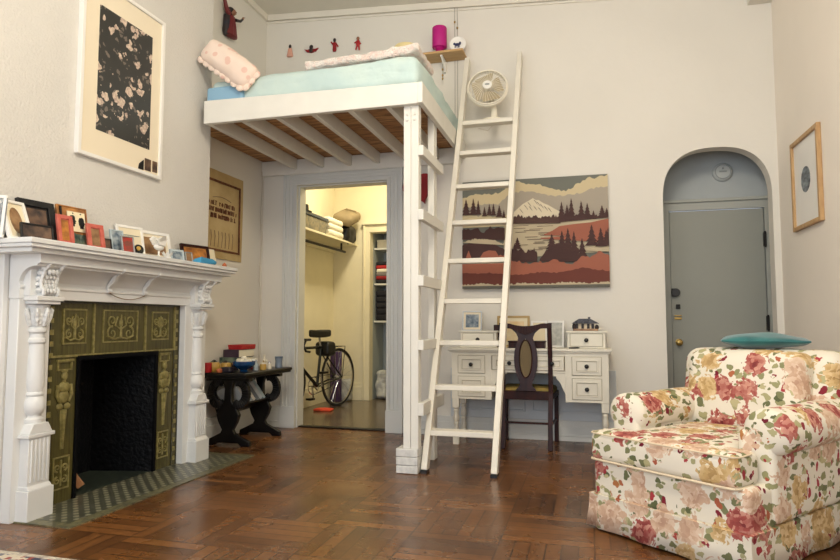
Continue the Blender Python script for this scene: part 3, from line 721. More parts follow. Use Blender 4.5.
t = thing('round_ornament', 'small dark round ornament with yellow rim on the mantel', 'ornament', (-2.70, 3.24, SZ))
MB().lathe([(.030, 0), (.034, .006), (.03, .014), (.001, .015)], (-2.71, 3.24, SZ + .036), 20, (1, -.3, .15)).build('disc', DKGREEN, t)
MB().lathe([(.014, 0), (.012, .006), (.001, .007)], (-2.695, 3.225, SZ + .044), 14, (1, -.3, .15)).build('yellow_badge', YEL, t)
MB().box(-2.725, -2.685, 3.222, 3.258, SZ, SZ + .008).build('stand', BONE, t)
photo_frame('framed_photo', 'white frame with brown photo behind the white bird', -2.79, 3.52, .26, .20, 11, -10, WHITE, PHOTO_BROWN, .02, MAT, .022)
t = thing('white_bird', 'white ceramic bird with spread wings before the white photo frame', 'figurine', (-2.70, 3.42, SZ))
q = MB(); c0 = Vector((-2.70, 3.42, SZ))
q.lathe([(.02, 0), (.02, .006), (.006, .01), (.006, .05)], c0, 14); q.ball(c0 + Vector((0, 0, .075)), (.022, .045, .022)); q.ball(c0 + Vector((0, .045, .095)), .015)
q.build('body', WHITE, t)
for sg in (-1, 1):
    wng = MB().add([c0 + Vector(v_) for v_ in ((0, -.02, .08), (0, .03, .085), (sg * .03, .035, .13), (sg * .05, .0, .15), (sg * .045, -.04, .125))], [(0, 1, 2, 3, 4)])
    wng.prism([(c0.y - .03, c0.z + .085), (c0.y + .03, c0.z + .085), (c0.y + .05, c0.z + .125), (c0.y - .01, c0.z + .14), (c0.y - .055, c0.z + .115)], 'x', c0.x + sg * .018, c0.x + sg * .026)
    wng.build('wing', WHITE, t)
t = thing('lotus_candle_holder', 'small white lotus shaped candle holder at the mantel edge', 'candle holder', (-2.665, 3.46, SZ))
q = MB(); c0 = Vector((-2.665, 3.46, SZ)); q.lathe([(.02, 0), (.024, .012), (.001, .013)], c0, 16)
for k in range(8):
    a = k * math.pi / 4
    q.add([c0 + Vector(v_) for v_ in ((.012 * math.cos(a - .5), .012 * math.sin(a - .5), .006), (.012 * math.cos(a + .5), .012 * math.sin(a + .5), .006), (.032 * math.cos(a + .3), .032 * math.sin(a + .3), .03), (.04 * math.cos(a), .04 * math.sin(a), .05), (.032 * math.cos(a - .3), .032 * math.sin(a - .3), .03))], [(0, 1, 2, 3, 4)])
q.build('petals', WHITE, t)
MB().lathe([(.013, .01), (.013, .035), (.001, .036)], c0, 12).build('candle', BONE, t)
photo_frame('framed_photo', 'small clear glass frame near the dark wooden frame on mantel', -2.70, 3.62, .11, .085, 12, -14, GLASSY, PHOTO_BLUE, .014)
photo_frame('framed_photo', 'narrow silver frame touching the dark wooden frame on mantel', -2.69, 3.735, .06, .08, 12, -14, SILVER, PHOTO_BROWN, .006)
photo_frame('framed_photo', 'dark wooden frame with orange photo at the far mantel end', -2.755, 3.92, .25, .16, 14, -14, MAHOG, PHOTO_ORANGE, .018, WOODART, .01, th=.02)
q = MB(Matrix.Translation((-2.765, 4.11, SZ)) @ Matrix.Rotation(math.radians(86), 4, 'Z') @ Matrix.Rotation(math.radians(-13), 4, 'X')); q.box(-.06, .06, 0, .004, 0, .15)
tag(q.build('card', PAPER, None, 0, loc=(-2.775, 4.04, SZ)), 'blank cream card leaning behind the wooden frame at mantel end', 'card')
def rag(p): return p + Vector((0, 0, .012 * noise.noise(p * 30))) + Vector((.01 * noise.noise(p * 22), .01 * noise.noise(p * 25 + Vector((3, 1, 2))), 0))
q = MB().soft((-2.655, 3.86, SZ + .02), (.035, .10, .02), .018, (0, 0, .3), 6, rag); tag(q.build('blue_cloth', SKYB, None), 'crumpled sky blue cloth on the mantel before wooden frame', 'cloth')
q = MB().lathe([(.014, 0), (.018, .012), (.012, .024), (.006, .03), (.001, .034)], (-2.64, 4.08, SZ), 14); tag(q.build('orange_shell', ORANGE, None, loc=(-2.64, 4.08, SZ)), 'tiny orange shell on the far end of the mantel', 'shell')
# big framed blossom picture on the chimney breast
t = thing('framed_print', 'large white framed blossom print hanging on the chimney breast', 'framed picture', (BX, 3.24, 1.97))
py0, py1, pz0, pz1 = 2.875, 3.60, 1.985, 3.10
q = MB(); fw_ = .022; X1_ = BX + .032
q.box(BX + .001, X1_, py0, py1, pz0, pz0 + fw_); q.box(BX + .001, X1_, py0, py1, pz1 - fw_, pz1); q.box(BX + .001, X1_, py0, py0 + fw_, pz0, pz1); q.box(BX + .001, X1_, py1 - fw_, py1, pz0, pz1); q.build('frame', WHITE, t, .002)
MB().box(BX + .002, BX + .018, py0 + .01, py1 - .01, pz0 + .01, pz1 - .01).build('mat_board', MAT, t)
MB().box(BX + .018, BX + .020, 3.015, 3.485, 2.165, 2.945).build('print', BLOSSOM, t)
for (y0, y1, z0, z1, arch) in ((3.385, 3.435, 2.015, 2.07, True), (3.445, 3.505, 2.02, 2.10, False), (3.52, 3.568, 2.025, 2.10, False)):
    k = MB()
    if arch: k.prism([(y0, z0), (y1, z0), (y1, z1 + .015), (y0 + .03, z1), (y0 + .008, z1 - .02)], 'x', BX + .018, BX + .021)
    else: k.box(BX + .018, BX + .021, y0, y1, z0, z1)
    k.build('tucked_photo', PHOTO_DARK if not arch else BLACK, t)

# ================================================================== ALCOVE WALL
t = thing('banner', 'tan cloth banner with a dark border on the alcove wall', 'wall hanging', (XL, 4.8, 1.6))
q = MB()
ny, nz_ = 16, 20
vs = []
for i in range(ny + 1):
    for j in range(nz_ + 1):
        y = 4.50 + .60 * i / ny; z = 1.56 + .77 * j / nz_
        vs.append((XL + .010 + .004 * math.sin(i * 1.1 + j * .2) * (1 - j / nz_ * .5), y, z))
q.add(vs, [(i * (nz_ + 1) + j, (i + 1) * (nz_ + 1) + j, (i + 1) * (nz_ + 1) + j + 1, i * (nz_ + 1) + j + 1) for i in range(ny) for j in range(nz_)])
q.build('cloth', BANNER, t)
q = MB(); bx0, bx1 = XL + .014, XL + .018
q.box(bx0, bx1, 4.52, 5.045, 2.225, 2.245); q.box(bx0, bx1, 4.52, 5.045, 1.625, 1.642); q.box(bx0, bx1, 5.03, 5.05, 1.625, 2.245); q.box(bx0, bx1, 4.515, 4.535, 1.625, 2.245)
q.build('border', INK, t)
q = MB(); rr = random.Random(3)
for row, z in enumerate((2.02, 1.965, 1.91)):
    y = 4.55 + .02 * row
    while y < 5.0 - .02 * row:
        if rr.random() < .8:
            hgt = .03 + .012 * rr.random(); q.prism([(y, z), (y + .007, z), (y + .010, z + hgt), (y + .003, z + hgt)], 'x', bx0, bx1)
            if rr.random() < .6: q.box(bx0, bx1, y, y + .016, z + rr.choice((0, hgt - .006)), z + rr.choice((.006, hgt)))
        y += .016 + .006 * rr.random()
q.build('faded_lettering', INK, t)
q = MB()
for k in range(7): q.tube([(bx0, 4.6 + k * .055, 1.66), (bx0, 4.61 + k * .055, 1.74 + .03 * rr.random()), (bx0, 4.6 + k * .055, 1.80)], .0022, 5)
q.tube([(bx0, 4.62 + .02 * i, 2.085 + .02 * math.sin(i / 14 * math.pi)) for i in range(15)], .0025, 5)
q.build('faded_drawing', INK2, t)
# carved angel
t = thing('carved_angel', 'carved dark wooden angel figure hanging high on the alcove wall', 'wall sculpture', (XL, 4.72, 3.6))
ox = XL + .045; ay = 4.79
def robe(p): return p
AMx = Matrix.Translation((0, 0, 3.57)) @ Matrix.Diagonal((1, 1, .72, 1)) @ Matrix.Translation((0, 0, -3.6))
q = MB(AMx); q.lathe([(.035, 3.60), (.075, 3.62), (.07, 3.68), (.058, 3.76), (.05, 3.84), (.045, 3.875), (.02, 3.89)], (ox, ay, 0), 20, None, 0, .55, 1.05)
for k in range(7): a = -1.2 + k * .4; q.tube([(ox + .036 * math.cos(a), ay + .07 * math.sin(a), 3.62), (ox + .03 * math.cos(a), ay + .055 * math.sin(a), 3.76), (ox + .024 * math.cos(a), ay + .045 * math.sin(a), 3.85)], [.009, .007, .004], 6)
q.build('robe', FIGRED, t)
MB(AMx).lathe([(.05, 3.61), (.06, 3.66), (.055, 3.78), (.05, 3.86)], (ox - .012, ay - .045, 0), 16, None, 0, .55, .8).build('cloak', FIGBLUE, t)
q = MB(AMx).ball((ox + .012, ay + .005, 3.93), (.03, .032, .042), 16, 12); q.ball((ox + .042, ay + .012, 3.925), (.007, .006, .010), 8, 6); q.ball((ox + .038, ay + .012, 3.907), (.004, .011, .003), 8, 6)
q.build('head', FIGSKIN, t)
q = MB(AMx).ball((ox - .004, ay - .008, 3.945), (.036, .042, .044), 16, 12); q.ball((ox - .008, ay - .02, 3.905), (.025, .035, .045)); q.build('hair', FIGDARK, t)
MB(AMx).tube([(ox + .01, ay - .05, 3.865), (ox + .01, ay - .10, 3.93), (ox + .01, ay - .13, 4.03)], [.024, .02, .014], 10).build('raised_arm', FIGRED, t)
MB(AMx).tube([(ox + .015, ay + .045, 3.855), (ox + .03, ay + .10, 3.875), (ox + .03, ay + .135, 3.92)], [.02, .016, .010], 10).build('open_arm', FIGBLUE, t)
q = MB(AMx).ball((ox + .03, ay + .142, 3.93), (.010, .012, .016), 8, 6)
for k in range(5): q.tube([(ox + .03, ay + .142, 3.935), (ox + .028 + .004 * k, ay + .15 + .004 * (k - 2), 3.958)], .003, 5)
q.build('hand', FIGSKIN, t)
q = MB().tube([(XL + .010, 5.44 + .012 * math.sin(k * 1.3), 2.5 - k * .12) for k in range(19)], .0045, 6)
tag(q.build('wall_cable', CORD, None), 'thin pale cable running down the alcove corner below the loft', 'cable')

# ================================================================== LOFT BED
LX0, LX1, LY0 = XL, -1.075, 3.985
lb = thing('loft_bed', 'white timber loft bed with joists over the closet doorway', 'loft bed', (-1.2, 4.05, 0))
q = MB(); q.prism([(-2.785, 2.497), (-1.112, 2.497), (-1.112, 2.645), (-2.785, 2.675)], 'y', LY0, LY0 + .045); q.build('front_beam', LOFT, lb, .004)
MB().box(-1.112, LX1, LY0 - .002, YB - .002, 2.50, 2.645).build('side_beam', LOFT, lb, .004)
q = MB(); q.box(LX0 + .002, -1.112, YB - .05, YB - .004, 2.455, 2.60); q.build('ledger', LOFT, lb, .003)
for k in range(6):
    x = -1.335 - k * .285
    q = MB(); q.box(x - .02, x + .02, LY0 + .045 if x > -2.86 else 4.25, YB - .05, 2.50, 2.605); q.build('joist', LOFT, lb, .003)
q = MB(); q.box(-2.79, -1.112, LY0 + .045, 4.21, 2.605, 2.635); q.box(LX0 + .002, -1.112, 4.25, YB - .004, 2.605, 2.635); q.box(-2.868, -1.112, 4.21, 4.25, 2.605, 2.635); q.build('deck', DECK, lb)
q = MB(); q.box(-1.222, -1.171, 4.03, 4.10, .165, 2.605); q.box(-1.169, -1.116, 4.03, 4.10, .165, 2.605)
for x in (-1.196, -1.142): q.lathe([(.011, 0), (.009, .006), (.001, .008)], (x, 4.03, 2.44), 10, (0, -1, 0)); q.lathe([(.011, 0), (.009, .006), (.001, .008)], (x, 4.03, 2.40), 10, (0, -1, 0))
q.build('front_post', LOFT, lb, .003)
q = MB()
for k in range(3): q.box(-1.268, -1.118 - .0, 4.015, 4.145, .002 + k * .055, .054 + k * .055)
q.build('post_block', BLOCKW, lb, .005)
MB().box(-1.165, -1.116, 4.47, 4.56, 0, 2.605).build('rear_post', LOFT, lb, .003)
for (z0, z1) in ((2.145, 2.215), (1.70, 1.772), (1.25, 1.322), (.818, .886), (.385, .468)):
    MB().box(-1.116, -1.078, 4.02, 4.62, z0, z1).build('rung', LOFT, lb, .003)
# mattress
def wr(p):
    n_ = noise.noise(Vector((p.x * 4, p.y * 5, p.z * 9))) * .02 + noise.noise(p * 14) * .006
    return p + Vector((n_ * (1 if p.x > -1.3 else 0), -abs(n_) * .8 * (1 if p.y < 4.3 else 0) , n_ + (.018 * max(0, (p.x + 2.4) / 1.3))))
mt = thing('mattress', 'mattress in a pale aqua sheet on the loft bed', 'mattress', (-2.0, 4.75, 2.636))
MB().soft((-1.95, 4.75, 2.750), (.83, .70, .112), .06, (0, 0, .04), 26, wr).build('fitted_sheet', SHEET, mt)
q = MB(); q.soft((-2.635, 4.045, 2.73), (.155, .025, .06), .02, (0, 0, 0), 8); q.build('blue_undersheet', SHEETB, mt)
# pillow
def scal(p):
    return p + Vector((0, .012 * noise.noise(p * 9), .012 * noise.noise(p * 11)))
PM = Matrix.Translation((-2.595, 4.03, 2.95)) @ Matrix.Rotation(math.radians(37), 4, 'Y') @ Matrix.Rotation(math.radians(-12), 4, 'X')
pl = thing('pillow', 'pink floral pillow with scalloped edge at the loft bed head', 'pillow', (-2.645, 4.04, 2.80))
MB(PM).soft((0, 0, 0), (.245, .07, .10), .055, (0, .25, .05), 12, scal).build('pillowcase', PILLOW, pl)
q = MB(PM)
for k in range(8): q.ball((-.21 + k * .06, -.02, -.10), (.034, .016, .03), 12, 8)
for k in range(3): q.ball((.25, -.02, -.07 + k * .06), (.024, .016, .034), 12, 8)
q.build('scalloped_edge', PILLOW, pl)
# crocheted blanket
def bl(p): return p + Vector((.01 * noise.noise(p * 12), .02 * noise.noise(p * 8), .016 * noise.noise(p * 16)))
q = MB(); q.soft((-1.57, 4.30, 2.905), (.44, .22, .03), .02, (0, 0, .2), 20, lambda p: bl(p) + Vector((0, 0, .03 * (p.x + 1.85) / .7)))
tag(q.build('knit_blanket', KNIT, None), 'white and pink knitted blanket folded on the loft mattress', 'blanket')
t = thing('straw_hat', 'pale straw hat resting on the far side of loft mattress', 'hat', (-1.31, 4.38, 2.94))
MB().lathe([(.14, 2.94), (.14, 2.945), (.105, 2.955), (.10, 3.07), (.085, 3.09), (.001, 3.095)], (-1.31, 4.38, .0), 26).build('hat_body', STRAW, t)

# ================================================================== BACK WALL: ornaments, shelf, cables
def wall_orn(name, label, x, z, parts):
    t = thing(name, label, 'wall ornament', (x, YB, z), 0, 'folk ornaments above the loft bed')
    for nm, mt_, fn in parts:
        q = MB(); fn(q, x, z); q.build(nm, mt_, t)
wall_orn('wall_ornament', 'pale pink doll shaped ornament, nearest the alcove corner', -2.855, 3.66, [
    ('body', M('pale_pink_paint', (214, 160, 140), .5), lambda q, x, z: q.lathe([(.03, 0), (.035, .01), (.026, .05), (.02, .085), (.001, .09)], (x, YB - .018, z), 14, None, 0, 1, .5)),
    ('head', FIGDARK, lambda q, x, z: q.ball((x, YB - .016, z + .105), (.014, .012, .024)))])
wall_orn('wall_ornament', 'wide red and dark winged ornament on the wall over the bed', -2.625, 3.69, [
    ('wings', DKRED, lambda q, x, z: (q.prism([(x - .075, z + .03), (x - .05, z), (x, z - .012), (x + .05, z), (x + .075, z + .03), (x + .04, z + .022), (x, z + .03), (x - .04, z + .022)], 'y', YB - .014, YB - .001))),
    ('head', FIGDARK, lambda q, x, z: (q.ball((x, YB - .014, z + .045), (.02, .012, .022)), q.ball((x, YB - .018, z + .012), (.02, .012, .024))))])
wall_orn('wall_ornament', 'tall red figure ornament, third from the alcove corner', -2.375, 3.66, [
    ('body', DKRED, lambda q, x, z: (q.lathe([(.016, 0), (.022, .02), (.018, .06), (.024, .085), (.008, .095)], (x, YB - .014, z), 12, None, 0, 1, .5), q.tube([(x - .036, YB - .014, z + .10), (x - .02, YB - .014, z + .075), (x + .02, YB - .014, z + .075), (x + .036, YB - .014, z + .045)], .008, 6))),
    ('head', FIGDARK, lambda q, x, z: q.ball((x, YB - .014, z + .115), (.015, .012, .02)))])
wall_orn('wall_ornament', 'red dancing figure ornament, nearest the wall shelf', -2.13, 3.65, [
    ('body', RED, lambda q, x, z: (q.lathe([(.012, .03), (.022, .05), (.02, .085), (.008, .095)], (x, YB - .014, z), 12, None, 0, 1, .5), q.tube([(x - .01, YB - .014, z + .04), (x - .022, YB - .014, z)], .008, 6), q.tube([(x + .01, YB - .014, z + .04), (x + .014, YB - .014, z - .005)], .008, 6), q.tube([(x - .036, YB - .014, z + .07), (x, YB - .014, z + .085), (x + .03, YB - .014, z + .055)], .007, 6))),
    ('head', FIGSKIN, lambda q, x, z: q.ball((x, YB - .014, z + .112), (.016, .012, .018)))])
sh = thing('wall_shelf', 'small pine shelf fixed high on the wall beside the ladder', 'shelf', (-1.25, YB, 3.40))
MB().box(-1.46, -1.055, 5.29, YB - .001, 3.411, 3.432).build('shelf_board', PINE, sh, .003)
q = MB(); q.box(-1.27, -1.25, 5.46, YB - .001, 3.30, 3.405); q.box(-1.27, -1.25, 5.32, YB - .001, 3.393, 3.405); q.bar((-1.26, 5.34, 3.395), (-1.26, 5.48, 3.31), .012, .012); q.build('bracket', WHITE, sh, .002)
la = thing('table_lamp', 'magenta cylinder table lamp standing on the wall shelf', 'lamp', (-1.29, 5.39, 3.432))
MB().lathe([(.055, 3.432), (.062, 3.437), (.058, 3.447), (.04, 3.46), (.036, 3.475), (.05, 3.495), (.058, 3.505)], (-1.29, 5.385, 0), 26).build('lamp_base', MAGENTA2, la)
MB().lathe([(.064, 3.50), (.067, 3.505), (.067, 3.685), (.064, 3.69), (.058, 3.69), (.058, 3.51)], (-1.29, 5.385, 0), 28).build('lamp_shade', MAGENTA, la)
pt = thing('decorative_plate', 'round white plate with dark blue animal motif on the wall shelf', 'plate', (-1.12, 5.37, 3.432))
PMx = (0.12, -1, .12)
MB().lathe([(.045, 0), (.07, .012), (.076, .02), (.07, .022), (.045, .012), (.001, .012)], (-1.12, 5.39, 3.508), 30, PMx).build('plate_disc', WHITE, pt)
q = MB(); cpl = Vector((-1.123, 5.374, 3.508))
q.ball(cpl, (.026, .004, .014), 12, 8); q.ball(cpl + Vector((-.026, 0, .008)), (.012, .004, .012), 10, 6); q.ball(cpl + Vector((.026, 0, .01)), (.010, .004, .016), 10, 6)
for dx in (-.018, -.008, .01, .02): q.tube([cpl + Vector((dx, 0, -.006)), cpl + Vector((dx - .004, 0, -.03))], .004, 6)
q.build('animal_motif', M('cobalt_glaze', (34, 42, 84), .3), pt)
def pullcord(label, x, y, zt, zb, knots):
    t = thing('pull_cord', label, 'cord', (x, y, zb))
    MB().tube([(x, y, zt), (x + .002, y, (zt + zb) / 2), (x, y, zb)], .0022, 6).build('string', CORDD, t)
    for k in knots: MB().lathe([(.003, -.012), (.008, -.006), (.008, .006), (.003, .012)], (x, y, k), 10).build('cord_knob', BRASS, t)
pullcord('beaded pull cord dangling below the wall shelf', -1.265, 5.40, 3.413, 3.23, (3.32, 3.265, 3.235))
for o_ in (sh, la, pt): o_.location.z += .02
pullcord('twin wall cord with knob, passing behind the plate on the shelf', -1.17, YB - .012, 3.96, 2.70, (3.80,))
pullcord('twin wall cord running behind the plate, nearest the ladder', -1.145, YB - .012, 3.95, 2.70, (3.74,))
# landscape hanging
PX0, PX1, PZ0, PZ1 = -1.10, .165, 1.305, 2.275
t = thing('landscape_panel', 'wide landscape hanging of a snowy mountain above the desk', 'wall hanging', (-.47, YB, PZ0))
MB().box(PX0, PX1, YB - .028, YB - .001, PZ0, PZ1).build('canvas', LS['grey_sky'], t, .002)
rr = random.Random(11); layer = [0]
def P2(x, y): return (PX0 + (x - 55) / 628 * (PX1 - PX0), PZ0 + (505 - y) / 465 * (PZ1 - PZ0))
def clampx(v): return max(PX0, min(PX1, v[0])), max(PZ0, min(PZ1, v[1]))
def region(q, top, bot):
    layer[0] += 1; yy = YB - .0285 - layer[0] * .0005
    top = [clampx(P2(*p)) for p in top]; bot = [clampx(P2(*p)) for p in bot]
    poly = top + bot[::-1]
    n = len(top)
    # triangulated band from top outline to a straight bottom line
    z0 = None
    vs = [(x, yy, z) for x, z in top] + [(x, yy, bot[0][1] + (bot[-1][1] - bot[0][1]) * ((x - bot[0][0]) / max(1e-6, bot[-1][0] - bot[0][0]))) for x, z in top]
    q.add(vs, [(i, i + 1, n + i + 1, n + i) for i in range(n - 1)])
def jag(x0, x1, ys, step=6, amp=6):
    out = []; x = x0
    while x <= x1:
        t_ = (x - x0) / (x1 - x0) * (len(ys) - 1); i = min(int(t_), len(ys) - 2); y = ys[i] + (ys[i + 1] - ys[i]) * (t_ - i)
        out.append((x, y + rr.uniform(-amp, amp))); x += step
    out.append((x1, ys[-1])); return out
def tree(q, x, yt, yb, w_):
    layer[0] += .02; yy = YB - .0285 - layer[0] * .0005
    w_ *= 1.45; k = 5; pts = []
    L, R_ = [], []
    for i in range(k):
        ya = yt + (yb - yt) * (i / k); yc = yt + (yb - yt) * ((i + 1) / k)
        L += [(x - w_ * .5 * (i / k) * .55, ya), (x - w_ * .5 * ((i + 1) / k), yc)]; R_ += [(x + w_ * .5 * (i / k) * .55, ya), (x + w_ * .5 * ((i + 1) / k), yc)]
    for i in range(len(L) - 1):
        qd = [clampx(P2(*p)) for p in (L[i], R_[i], R_[i + 1], L[i + 1])]
        q.add([(a, yy, c) for a, c in qd], [(0, 1, 2, 3)])
def part(nm, mk, fn):
    q = MB(); fn(q); q.build(nm, LS[mk], t)
part('clouds', 'cream_cloud', lambda q: (region(q, jag(55, 285, [110, 98, 95, 100, 96, 80, 50], 10, 5) + jag(290, 683, [50, 60, 66, 72, 98, 100, 80, 52, 55, 40], 10, 6), [(55, 230), (683, 230)])))
part('haze', 'haze', lambda q: region(q, jag(55, 683, [160, 150, 140, 145, 105, 92, 100, 112, 122, 118, 112, 95, 92], 10, 4), [(55, 232), (683, 232)]))
part('pale_bushes', 'cream_cloud', lambda q: region(q, jag(55, 265, [190, 178, 192, 186, 200, 190, 195], 8, 5), [(55, 240), (265, 240)]))
part('mountain', 'snow', lambda q: region(q, [(272, 192), (300, 168), (322, 150), (340, 140), (356, 132), (368, 125), (380, 134), (392, 134), (412, 148), (434, 158), (456, 172), (480, 186)], [(272, 215), (480, 215)]))
part('mountain_rock', 'rock', lambda q: [region(q, [(x, y), (x + 7, y + 6), (x + 16, y + 20)], [(x, y + 1), (x + 16, y + 22)]) for x, y in ((345, 140), (372, 132), (384, 140), (330, 152), (398, 150), (415, 160), (350, 158), (310, 168), (432, 168), (370, 158), (390, 165))])
part('lake', 'lake', lambda q: region(q, [(240, 232), (683, 225)], [(240, 380), (683, 360)]))
part('ripples', 'rock', lambda q: [region(q, [(x, y), (x + w_, y)], [(x, y + 2.2), (x + w_, y + 2.2)]) for x, y, w_ in [(rr.uniform(280, 430), 240 + i * 5.5, rr.uniform(20, 70)) for i in range(20)]])
part('far_forest', 'forest', lambda q: (region(q, jag(262, 485, [205, 198, 206, 202, 210, 205, 212], 4, 7), [(262, 232), (485, 238)])))
part('terracotta_shore', 'terracotta', lambda q: (region(q, [(415, 282), (450, 268), (480, 250), (540, 244), (610, 240), (650, 232), (683, 226)], [(415, 286), (683, 300)]), region(q, [(400, 296), (560, 290), (683, 292)], [(400, 300), (683, 325)])))
part('far_trees', 'dark_tree', lambda q: (region(q, jag(478, 683, [205, 200, 208, 205, 212, 215], 5, 5), [(478, 234), (683, 222)]), [tree(q, *a) for a in ((490, 146, 215, 24), (513, 160, 215, 22), (531, 134, 222, 28), (572, 148, 226, 28), (597, 158, 226, 28), (622, 190, 226, 18), (657, 170, 218, 26), (676, 182, 218, 20))], [tree(q, *a) for a in ((73, 116, 186, 32), (106, 114, 186, 28), (128, 122, 186, 20), (156, 152, 194, 18), (178, 142, 190, 20), (196, 140, 192, 18), (222, 148, 200, 24), (242, 170, 205, 14))]))
part('dark_woods', 'dark_tree', lambda q: (region(q, jag(55, 245, [245, 250, 242, 262, 240, 250, 245], 9, 7), [(55, 292), (245, 300)]), region(q, jag(55, 262, [318, 306, 302, 304, 312, 330, 350], 12, 3), [(55, 400), (262, 400)]), region(q, jag(262, 385, [335, 345, 340, 352, 340, 360], 7, 8), [(262, 395), (385, 395)]), [tree(q, *a) for a in ((300, 290, 340, 30), (288, 315, 350, 20), (372, 335, 385, 18))]))
part('near_trees', 'dark_tree', lambda q: (region(q, jag(395, 560, [385, 345, 322, 318, 335, 348], 9, 4), [(395, 395), (560, 400)]), [tree(q, *a) for a in ((447, 280, 345, 36), (490, 268, 345, 32), (515, 258, 350, 34), (540, 272, 352, 28), (573, 302, 400, 40), (613, 248, 335, 40), (650, 262, 340, 34), (672, 272, 338, 30), (680, 262, 338, 24))]))
part('pale_fence', 'lake', lambda q: (region(q, jag(60, 245, [302, 292, 294, 300, 318], 5, 4), [(60, 306), (245, 322)]), region(q, jag(590, 683, [346, 340, 350, 344], 4, 5), [(590, 356), (683, 362)])))
part('terracotta_hill', 'terracotta', lambda q: (region(q, [(62, 400), (75, 362), (84, 340), (96, 372), (112, 400)], [(62, 405), (112, 405)]), region(q, [(135, 372), (150, 350), (175, 342), (205, 346), (218, 368)], [(135, 402), (218, 402)]), region(q, jag(55, 683, [402, 396, 398, 392, 380, 360, 392, 396, 404, 400, 396, 386, 402, 408, 372, 385, 360, 380], 9, 6), [(55, 470), (683, 470)])))
part('rust_ground', 'rust', lambda q: (region(q, jag(55, 683, [436, 440, 438, 446, 448, 446, 440, 444, 438, 426, 434, 440], 10, 3), [(55, 494), (683, 494)])))
part('grass_edge', 'lake', lambda q: region(q, jag(55, 683, [488, 484, 490, 485, 489, 484, 488, 485], 5, 4), [(55, 495), (683, 495)]))
part('bottom_edge', 'grey_edge', lambda q: region(q, [(55, 494), (683, 494)], [(55, 505), (683, 505)]))

# ================================================================== LADDER AND FAN
ld = thing('ladder', 'tall cream painted wooden ladder leaning against the back wall', 'ladder', (-.85, 4.1, 0))
LDIR = Vector((.06, 1.30, 3.38)); LN = Vector((0, 3.38, -1.30)).normalized()
for xb in (-1.09, -.62):
    MB().bar((xb, 4.10, .012), Vector((xb, 4.10, 0)) + LDIR, .042, .075, LN).build('rail', LADW, ld, .004)
for xb in (-1.09, -.62): MB().box(xb - .022, xb + .022, 4.055, 4.135, 0, .02).build('rubber_foot', BLACK, ld)
for tt in (.7985, .713, .6225, .529, .436, .3435, .2535, .1625, .075):
    c0 = Vector((-.855, 4.10, 0)) + LDIR * tt
    MB().box(c0.x - .214, c0.x + .214, c0.y - .05, c0.y + .045, c0.z - .018, c0.z + .018).build('rung', LADW, ld, .004)
rc = Vector((-.855, 4.10, 0)) + LDIR * .7985
fz = rc.z + .018; fx, fy = rc.x + .0, rc.y
fn = thing('desk_fan', 'round cream desk fan standing on the top rung of ladder', 'fan', (fx + .02, fy, fz))
q = MB(); q.lathe([(.075, fz), (.08, fz + .006), (.07, fz + .018), (.03, fz + .026), (.001, fz + .028)], (fx + .03, fy + .0, 0), 24, None, 0, 1, .6); q.build('base', FANW, fn)
cz = fz + .28
MB().tube([(fx + .045, fy + .02, fz + .015), (fx + .045, fy + .05, fz + .09), (fx + .03, fy + .07, fz + .16), (fx + .0, fy + .06, cz - .04)], [.03, .026, .026, .03], 12).build('neck', FANW, fn)
FM = Matrix.Translation((fx - .002, fy - .01, cz)) @ Matrix.Rotation(math.radians(6), 4, 'Z') @ Matrix.Rotation(math.radians(-12), 4, 'X')
RF = .166
MB(FM).lathe([(.03, .03), (.055, .04), (.055, .09), (.03, .11), (.001, .112)], (0, 0, 0), 20, (0, 1, 0)).build('motor', FANW, fn)
q = MB(FM)
for (r_, y_, tr) in ((RF, 0, .010), (RF - .004, -.018, .006), (RF, .03, .004)):
    q.tube([(r_ * math.cos(a * math.pi / 24), y_, r_ * math.sin(a * math.pi / 24)) for a in range(48)], tr, 8, True)
for k in range(36):
    a = k * math.pi / 18
    q.tube([(.036 * math.cos(a), -.052, .036 * math.sin(a)), (.08 * math.cos(a + .14), -.055, .08 * math.sin(a + .14)), (.135 * math.cos(a + .24), -.04, .135 * math.sin(a + .24)), (RF * math.cos(a + .28), -.012, RF * math.sin(a + .28))], .0019, 5)
for k in range(24):
    a = k * math.pi / 12
    q.tube([(.05 * math.cos(a), .065, .05 * math.sin(a)), (.12 * math.cos(a), .055, .12 * math.sin(a)), (RF * math.cos(a), .02, RF * math.sin(a))], .0015, 5)
cg = q.build('cage', FANW, fn)
MB(FM).lathe([(.040, 0), (.038, .008), (.001, .011)], (0, -.05, 0), 24, (0, -1, 0)).build('front_badge', WHITE, cg)
MB(FM).prism(arcpts(0, 0, .02, .008, 0, 345, 23), 'y', -.064, -.060).build('badge_oval', GREYL, cg)
q = MB(FM); q.lathe([(.03, -.03), (.03, .03)], (0, 0, 0), 16, (0, 1, 0))
for k in range(4):
    a = k * math.pi / 2 + .3; vs = []
    for i in range(7):
        r_ = .025 + .12 * i / 6; sw = .58 + .2 * math.sin(i / 6 * math.pi)
        vs += [(r_ * math.cos(a - sw), -.016, r_ * math.sin(a - sw)), (r_ * math.cos(a + sw), .016, r_ * math.sin(a + sw))]
    q.add(vs, [(2 * i, 2 * i + 1, 2 * i + 3, 2 * i + 2) for i in range(6)])
q.build('blades', FANB, fn)
q = MB().tube([(fx + .03, fy + .05, fz + .04), (fx + .02, fy + .09, fz - .02), (fx - .02, fy + .10, fz - .055), (fx - .1, fy + .09, fz - .03)], .003, 6); q.build('power_cord', CORD, fn)

